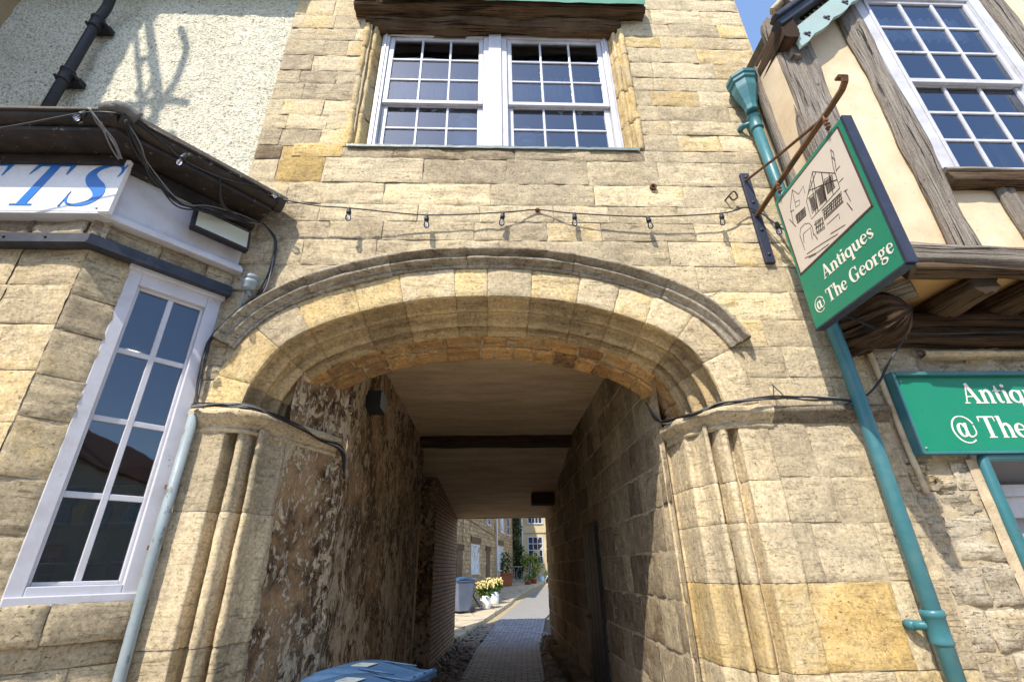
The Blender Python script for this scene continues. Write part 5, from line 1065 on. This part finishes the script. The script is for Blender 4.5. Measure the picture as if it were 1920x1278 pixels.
# ------------------------------------------------------------------ things seen behind the gatehouse window
M['net']=mottle('net_curtain',(.55,.55,.58),(.42,.42,.46),20,.9,0,0)
def curtain(F,name,parent,u0,u1,v0,v1,d,mt):
    mb=MB(); sheet(mb,F,u0,u1,v0,v1,d,.02,0,fn=lambda u,v:.018*math.sin(u*70+2*math.sin(v*3))+.01*math.sin(u*143)); return mb.build(name,M[mt],parent)
ct=thing('curtain','gathered blue grey cafe curtain across the middle of the sash windows','curtain',(0,3.6,5.8))
curtain(WF,'left_drape' if False else 'drape',ct,-1.10,-.12,6.10,6.50,-.22,'curtain'); curtain(WF,'drape',ct,.17,1.18,6.10,6.50,-.22,'curtain'); mb=MB(); mb.tube([(-1.15,3.52,6.49),(1.22,3.52,6.49)],.008,6); mb.build('rod',M['brass'],ct)
bl=thing('bunting','string of small pale bunting flags behind the lower panes','bunting',(0,3.6,5.7)); mb=MB(); mb.tube([(-1.1,3.5,6.06),(-.6,3.5,6.02),(-.12,3.5,6.06)],.004,4); mb.tube([(.2,3.5,6.05),(.7,3.5,6.07),(1.18,3.5,6.04)],.004,4); mb.build('cord',M['lettering'],bl)
for x in (-.95,-.78,-.62,-.45,.72,.92,1.08):
    mb=MB(); mb.prism([(x-.07,3.5,6.05),(x+.07,3.5,6.05),(x,3.5,5.90)],(0,.003,0)); mb.build('flag',M['lettering'],bl)
M['jar']=glass_mat('jar_glass',(.80,.88,.92),.02); M['pale_blue']=plain('pale_blue_china',(.50,.62,.74),.2)
t=thing('lidded_jar','pale blue lidded jar on the inner sill of the left sash window','jar',(-.33,3.52,5.36)); mb=MB(); mb.lathe([(0,0),(.11,0),(.13,.05),(.14,.25),(.09,.36),(.085,.40),(.11,.44),(.10,.50),(.05,.53),(0,.54)],(-.28,3.54,5.36),18); mb.build('body',M['pale_blue'],t); mb=MB(); mb.lathe([(.09,.395),(.115,.40),(.115,.43),(.06,.50),(.03,.53),(.03,.56),(0,.57)],(-.28,3.54,5.36),18); mb.build('lid',M['lettering'],t)
t=thing('blue_jug','wide blue china jug on sill behind the right sash window','jug',(.36,3.55,5.2)); mb=MB(); mb.lathe([(0,0),(.10,0),(.16,.08),(.15,.18),(.09,.26),(.10,.34),(.085,.34),(.08,.26),(0,.2)],(.34,3.60,5.40),18); mb.build('body',M['pale_blue'],t); mb=MB(); mb.tube(catmull([(.48,3.6,5.56),(.58,3.6,5.62),(.56,3.6,5.72),(.43,3.6,5.71)],5),.014,6); mb.build('handle',M['pale_blue'],t)
t=thing('brass_ornament','small brass ornament at foot of the right sash window','ornament',(.62,3.5,5.2)); mb=MB(); mb.lathe([(0,0),(.03,0),(.02,.03),(.035,.08),(.02,.14),(.0,.16)],(.46,3.46,5.37),12); mb.build('body',M['brass'],t)
t=thing('chair','orange wooden chair back leaning behind the right upper shop window','chair',(4.3,2.87,4.6)); mb=MB(); timber(mb,(4.36,2.87,4.50),(4.32,2.85,4.92),.07,.04,up=(0,1,0),amp=.002); mb.build('rail',M['wood_orange'],t); mb=MB(); timber(mb,(4.26,2.86,4.92),(4.38,2.85,4.95),.05,.03,amp=.002); mb.build('top_rail',M['wood_orange'],t)
t=thing('blind','pale pleated blind behind the upper panes of the right window','blind',(4.2,3,6)); curtain(wall_frame(0,2.815,1,0),'drape',t,3.66,4.74,6.20,6.54,0,'net')
# ------------------------------------------------------------------ inside the shop bay
ds=thing('display_shelves','white display shelves on the back wall inside the shop bay','shelves',(-4.6,5.9,1.5))
for z in (1.75,2.15,2.55):
    mb=MB(); mb.box(-5.9,-3.0,5.85,6.19,z-.02,z); mb.build('shelf',M['white'],ds)
def item(nm,lab,cat,x,z,c,h,w,kind):
    M[nm+'_glaze']=plain(nm+'_glaze',c,.4); t=thing(nm,lab,cat,(x,6.0,z)); mb=MB()
    if kind: mb.lathe([(0,0),(w*.7,0),(w,h*.35),(w*.8,h*.7),(w*.35,h*.85),(w*.45,h),(0,h)],(x,6.0,z),14)
    else: mb.box(x-w,x+w,5.92,6.08,z,z+h)
    mb.build('body',M[nm+'_glaze'],t,bevel=0 if kind else .008)
item('gift_box','red gift box on the shelves inside the shop bay','box',-4.9,1.75,(.45,.05,.04),.18,.12,0)
item('vase','tall white vase on the shelves inside the shop bay','vase',-4.45,1.75,(.7,.7,.68),.30,.09,1)
item('ginger_jar','round blue jar on the shelves inside the shop bay','jar',-4.1,2.15,(.06,.16,.45),.26,.11,1)
item('tea_tin','yellow tin on the shelves inside the shop bay','tin',-4.75,2.15,(.6,.42,.06),.2,.09,0)
item('bottle','green bottle on the shelves inside the shop bay','bottle',-3.7,1.75,(.04,.25,.12),.32,.06,1)
item('picture_box','brown wooden box on the shelves inside the shop bay','box',-4.3,2.55,(.22,.11,.05),.22,.16,0)
m,nt,b=newmat('downlight_glow'); b.inputs['Emission Color'].default_value=(1,.86,.66,1); b.inputs['Emission Strength'].default_value=25; M['glow']=m
for i,(x,y,lab) in enumerate(((-3.3,4.1,'round ceiling downlight nearest the glass inside the shop bay'),(-4.4,5.1,'extra ceiling downlight added above the shelves to brighten the shop bay'))):  # the lamp above the shelves is an extra one, added for interior glow
    t=thing('downlight',lab,'light',(x,y,3.43)); mb=MB(); mb.lathe([(.06,0),(.075,0),(.075,.02),(.06,.02),(.06,0)],(x,y,3.415),20); mb.build('trim',M['white'],t); mb=MB(); mb.lathe([(0,0),(.058,0),(.058,.008),(0,.008)],(x,y,3.42),20); mb.build('lens',M['glow'],t)
# ------------------------------------------------------------------ cables and festoon lights
def wire(mb,pts,r=.005,n=6,m=0): mb.tube(catmull(pts,7),r,n,m)
FE=[(-1.727,3.02,4.307),(-1.436,3.05,4.266),(-1.161,3.06,4.251),(-.545,3.115,4.234),(.083,3.13,4.282),(.38,3.178,4.354),(.684,3.135,4.283),(1.293,3.115,4.239),(1.927,3.11,4.277),(2.214,3.15,4.373),(2.391,3.1,4.133),(2.70,3.02,3.6),(2.963,3.0,3.17)]
FL=[(-3.4,2.2,3.98),(-3.038,2.2,4.104),(-2.871,2.2,4.159),(-2.613,2.2,4.247),(-2.454,2.2,4.26),(-2.362,2.26,4.29),(-2.247,2.403,4.254),(-2.134,2.53,4.19),(-1.97,2.714,4.214),(-1.80,2.90,4.30),(-1.727,3.02,4.307)]
fe=thing('festoon_lights','string of clear filament bulbs on black cable across the stone wall','string lights',(0,3.1,4.25))
mb=MB(); wire(mb,FL,.006); wire(mb,FE,.006); mb.build('cable',M['cable'],fe)
mb=MB(); mb.lathe([(.02,0),(.02,.02),(0,.03)],(.38,3.2,4.36),8,axis=(0,-1,0)); mb.build('hook',M['rust'],fe)
proto=None
def bulb(p,tilt=(0,0,-1)):
    ax=V(tilt).normalized(); p=V(p)
    mb=MB(); mb.lathe([(.0,-.012),(.012,-.010),(.016,0),(.016,.022),(.020,.024),(.020,.05),(.016,.052),(0,.053)],p,12,axis=ax); h=mb.build('bulb',M['cable'],fe)
    mb=MB(); mb.lathe([(.013,.052),(.014,.06),(.022,.08),(.0235,.095),(.020,.112),(.010,.121),(0,.123)],p,14,axis=ax); mb.build('glass',M['bulbglass'],h)
    mb=MB(); o=ax.orthogonal().normalized()*.006
    for s in (-1,1): mb.tube([p+ax*.06+o*s,p+ax*.105+o*s],.0022,4)
    mb.build('filament',M['brass'],h)
for i in (2,3,4,6,7,8): bulb(V(FE[i])-V((0,0,.008)),(rnd.uniform(-.12,.12),rnd.uniform(-.1,.1),-1))
bulb((-2.585,2.2,4.25),(.1,-.4,-1)); bulb((-2.125,2.50,4.215),(-.05,-.25,-1)); bulb((-1.80,2.96,4.30),(.9,-.1,-.3)); bulb((2.963,3.0,3.16),(0,-.1,-1)); bulb((2.36,3.08,4.15),(-.1,-.1,-1))
A=[(-2.368,2.25,4.25),(-2.343,2.386,4.169),(-2.320,2.56,4.086),(-2.206,2.70,3.99),(-2.089,2.83,4.04),(-1.988,3.00,4.10),(-1.84,3.12,4.13)]
Bp=[(-1.84,3.12,4.13),(-1.74,3.15,3.996),(-1.72,3.165,3.741),(-1.748,3.165,3.524),(-1.833,3.165,3.425),(-2.001,3.150,3.155),(-2.026,3.15,3.013),(-2.005,3.15,2.773),(-1.985,3.14,2.64)]
Cp=[(-1.985,3.12,2.63),(-1.96,3.09,2.605),(-1.764,3.085,2.60),(-1.601,3.12,2.595),(-1.50,3.30,2.58),(-1.41,3.5,2.565),(-1.36,3.74,2.535),(-1.235,3.95,2.50),(-1.23,4.1,2.3)]
Dp=[(1.35,4.0,2.9),(1.33,3.75,2.68),(1.36,3.55,2.60),(1.46,3.26,2.585),(1.56,3.12,2.60),(1.70,3.085,2.615),(1.95,3.10,2.635),(2.20,3.12,2.64),(2.45,3.13,2.63),(2.60,3.16,2.62)]
def bundle(name,label,paths,group=None):
    t=thing(name,label,'cables',paths[0][0][len(paths[0][0])//2],group)
    for pts,n,spread,sag,mt in paths:
        mb=MB()
        for i in range(n):
            ph=rnd.uniform(0,9); o=[V(p)+V((noise.noise(V((k*.8,ph,i*3.1))),-abs(noise.noise(V((k*.7,ph+4,i*2.3))))*.8,noise.noise(V((k*.9,ph+8,i*1.7)))))*spread*(0.35 if k in(0,len(pts)-1) else 1)-V((0,0,sag*math.sin(math.pi*k/(len(pts)-1))*rnd.uniform(.3,1))) for k,p in enumerate(pts)]
            wire(mb,o,rnd.uniform(.0035,.006))
        mb.build('wire',M[mt],t)
    return t
bundle('cable_bundle','tangle of thin black cables hanging over the white angled fascia',[(A,7,.05,.05,'cable'),(A,2,.05,.02,'cable_grey'),([(-2.5,2.14,4.22),(-2.46,2.2,4.16),(-2.40,2.28,4.07),(-2.37,2.33,4.00)],4,.05,0,'cable_grey'),([(-2.0,2.72,4.22),(-1.99,2.80,4.05),(-1.93,2.95,4.05)],2,.02,0,'cable')])
bundle('cable_bundle','bundle of cables running down beside the arch from the shop fascia',[(Bp,5,.03,0,'cable'),(Bp,2,.03,0,'cable_grey')])
bundle('cable_bundle','bundle of cables lying along the left arch capital into passage',[(Cp,6,.03,0,'cable'),(Cp,3,.03,0,'cable_grey')])
bundle('cable_bundle','bundle of cables lying along the right string course to the teal pipe',[(Dp,5,.025,0,'cable'),(Dp,2,.03,0,'cable_grey'),([(1.95,3.10,2.63),(1.98,3.12,2.73),(2.0,3.14,2.74),(2.06,3.12,2.63)],1,.01,0,'cable')])
bundle('cable_bundle','thick black cable looping from teal pipe to the green fascia sign corner',[([(2.48,3.14,2.60),(2.605,3.08,2.648),(2.70,3.05,2.73),(2.759,3.02,2.818),(2.84,3.0,2.92),(2.919,2.98,3.015),(2.983,2.98,3.1)],4,.012,0,'cable')])
bundle('cable_bundle','black cables along dark beam above the green fascia sign',[([(2.55,3.12,3.30),(2.62,3.0,3.22),(2.70,2.95,3.12),(2.95,3.0,3.10),(3.10,3.05,3.10),(3.45,3.06,3.12),(3.95,3.06,3.13),(5.2,3.06,3.12)],3,.03,0,'cable')])
t=thing('wall_hook','rusty iron ring hook in the stone wall left of hanging sign','hook',(2.15,3.19,4.48)); mb=MB(); mb.tube(catmull([(2.05,3.2,4.50),(2.06,3.13,4.50),(2.10,3.12,4.53),(2.13,3.14,4.49),(2.09,3.15,4.46),(2.06,3.14,4.49)],5),.008,6); mb.build('ring',M['rust'],t)
t=thing('wall_anchor','small rusty pipe stub in stone wall below right side of sash window','anchor',(1.42,3.18,4.63)); mb=MB(); mb.lathe([(.03,0),(.03,.03),(.02,.03),(.018,.005),(0,.004)],(1.42,3.2,4.63),12,axis=(0,-1,0)); mb.build('stub',M['rust'],t)
# ------------------------------------------------------------------ neighbours outside the picture: they shade and are mirrored in the glass
M['opp1']=mottle('cream_render',(.55,.47,.34),(.47,.39,.27),1.5,.9,20,.3,.01); M['opp2']=mottle('brown_stone',(.38,.28,.16),(.30,.21,.12),2,.9,12,.5,.02); M['tile']=mottle('red_clay_tiles',(.22,.10,.06),(.14,.07,.045),5,.9,30,.5,.02)
for i,(x0,x1,h,wm,lab) in enumerate(((-16,-6.5,6.0,'opp1','cream rendered house across the street with small windows'),(-6.4,1.5,6.8,'opp2','brown stone house across the street with tall windows'),(1.6,11,6.2,'opp1','wide cream house across the street'),(11.2,19.5,7.4,'opp2','tall brown stone house across the street to the right'),(19.7,33,6.6,'opp1','long cream house farthest right across the street'))):
    t=thing('opposite_house',lab,'building',((x0+x1)/2,-13,0),'houses across the street'); OF=wall_frame(0,-12,-1,0)
    mb=MB(); mb.box(x0,x1,-18,-12,0,h); mb.build('wall',M[wm],t)
    mb=MB(); mb.hexa([(x0-.1,-18.2,h),(x1+.1,-18.2,h),(x1+.1,-11.7,h),(x0-.1,-11.7,h),(x0-.1,-15.1,h+2.6),(x1+.1,-15.1,h+2.6),(x1+.1,-14.9,h+2.6),(x0-.1,-14.9,h+2.6)]); r_=mb.build('roof',M['tile'],t)
    mb=MB(); mb.box(x0+.6,x0+1.5,-15.6,-14.6,h+1.8,h+3.9); mb.build('chimney',M['opp2'],r_)
    n=int((x1-x0)/2.4)
    for k in range(n):
        for v in (1.0,3.9):
            u=-(x0+1.2+k*2.4); small_window(OF,t,u-.5,u+.5,v,v+1.5,3,4)
nb=thing('neighbour_house','tall stone house projecting to the left of the roughcast shop','building',(-6,2,0)); mb=MB(); mb.box(-9,-5.06,.7,4,0,10.5); mb.build('wall',M['opp2'],nb); mb=MB(); mb.box(-9.2,-4.98,.6,4.2,10.5,10.7); mb.build('roof',M['slate'],nb)
ib=thing('iron_bracket','black wrought iron scroll bracket on the projecting house corner','bracket',(-5,.9,9))
mb=MB()
for pts,r in (([(-5.07,.75,10.17),(-4.78,.75,9.38),(-4.56,.75,8.73)],.028),([(-5.03,.75,10.45),(-4.78,.75,9.79),(-4.59,.75,9.31),(-4.52,.75,9.05),(-4.46,.75,8.66)],.045),([(-4.61,.75,10.19),(-4.46,.75,9.84),(-4.44,.75,9.42),(-4.47,.75,9.05),(-4.55,.75,8.66)],.036),([(-5.06,.75,8.93),(-4.69,.75,9.03),(-4.48,.75,9.09),(-4.23,.75,9.07)],.035),([(-5.06,.75,8.64),(-4.42,.75,8.64),(-4.23,.75,8.64)],.03),([(-4.86,.75,9.54),(-4.80,.75,9.70),(-4.66,.75,9.40),(-4.66,.75,9.16),(-4.76,.75,9.2)],.026)): wire(mb,pts,r,8)
mb.build('scroll',M['black'],ib)
# ------------------------------------------------------------------ camera, sky, sun
cam=bpy.data.cameras.new('camera'); co=bpy.data.objects.new('camera',cam); COL.objects.link(co); sc.camera=co
cam.sensor_width=36; cam.sensor_fit='HORIZONTAL'; cam.lens=894/1920*36; cam.clip_end=2000; cam.clip_start=.05
RM=[[0.9992179, 0.0008685, -0.0395331], [-0.0353051, -0.4306813, -0.9018133], [-0.0178094, 0.9025037, -0.4303138]]
co.matrix_world=Matrix(((RM[0][0],RM[0][1],RM[0][2],0),(RM[1][0],RM[1][1],RM[1][2],0),(RM[2][0],RM[2][1],RM[2][2],1.6),(0,0,0,1)))
w=bpy.data.worlds.new('World'); sc.world=w; w.use_nodes=True; nt=w.node_tree; nt.nodes.clear()
sky=nt.nodes.new('ShaderNodeTexSky'); sky.sky_type='NISHITA'; sky.sun_disc=False; sky.sun_elevation=R(50.5); sky.sun_rotation=R(208); sky.altitude=100; sky.air_density=1.0; sky.dust_density=.6; sky.ozone_density=1.2
bg=nt.nodes.new('ShaderNodeBackground'); bg.inputs[1].default_value=.15; ow=nt.nodes.new('ShaderNodeOutputWorld'); nt.links.new(sky.outputs[0],bg.inputs[0]); nt.links.new(bg.outputs[0],ow.inputs[0])
sl_=bpy.data.lights.new('sun','SUN'); so=bpy.data.objects.new('sun',sl_); COL.objects.link(so); sl_.energy=2.75; sl_.angle=R(.53); sl_.color=(1,.925,.80)
so.rotation_euler=V((.54,1,-1.38)).to_track_quat('-Z','Y').to_euler(); so.location=(-6,-10,15)
sc.view_settings.view_transform='Standard'; sc.view_settings.look='None'; sc.view_settings.exposure=1.33; sc.view_settings.gamma=1
sc.cycles.max_bounces=10; sc.cycles.diffuse_bounces=8; sc.cycles.transparent_max_bounces=12
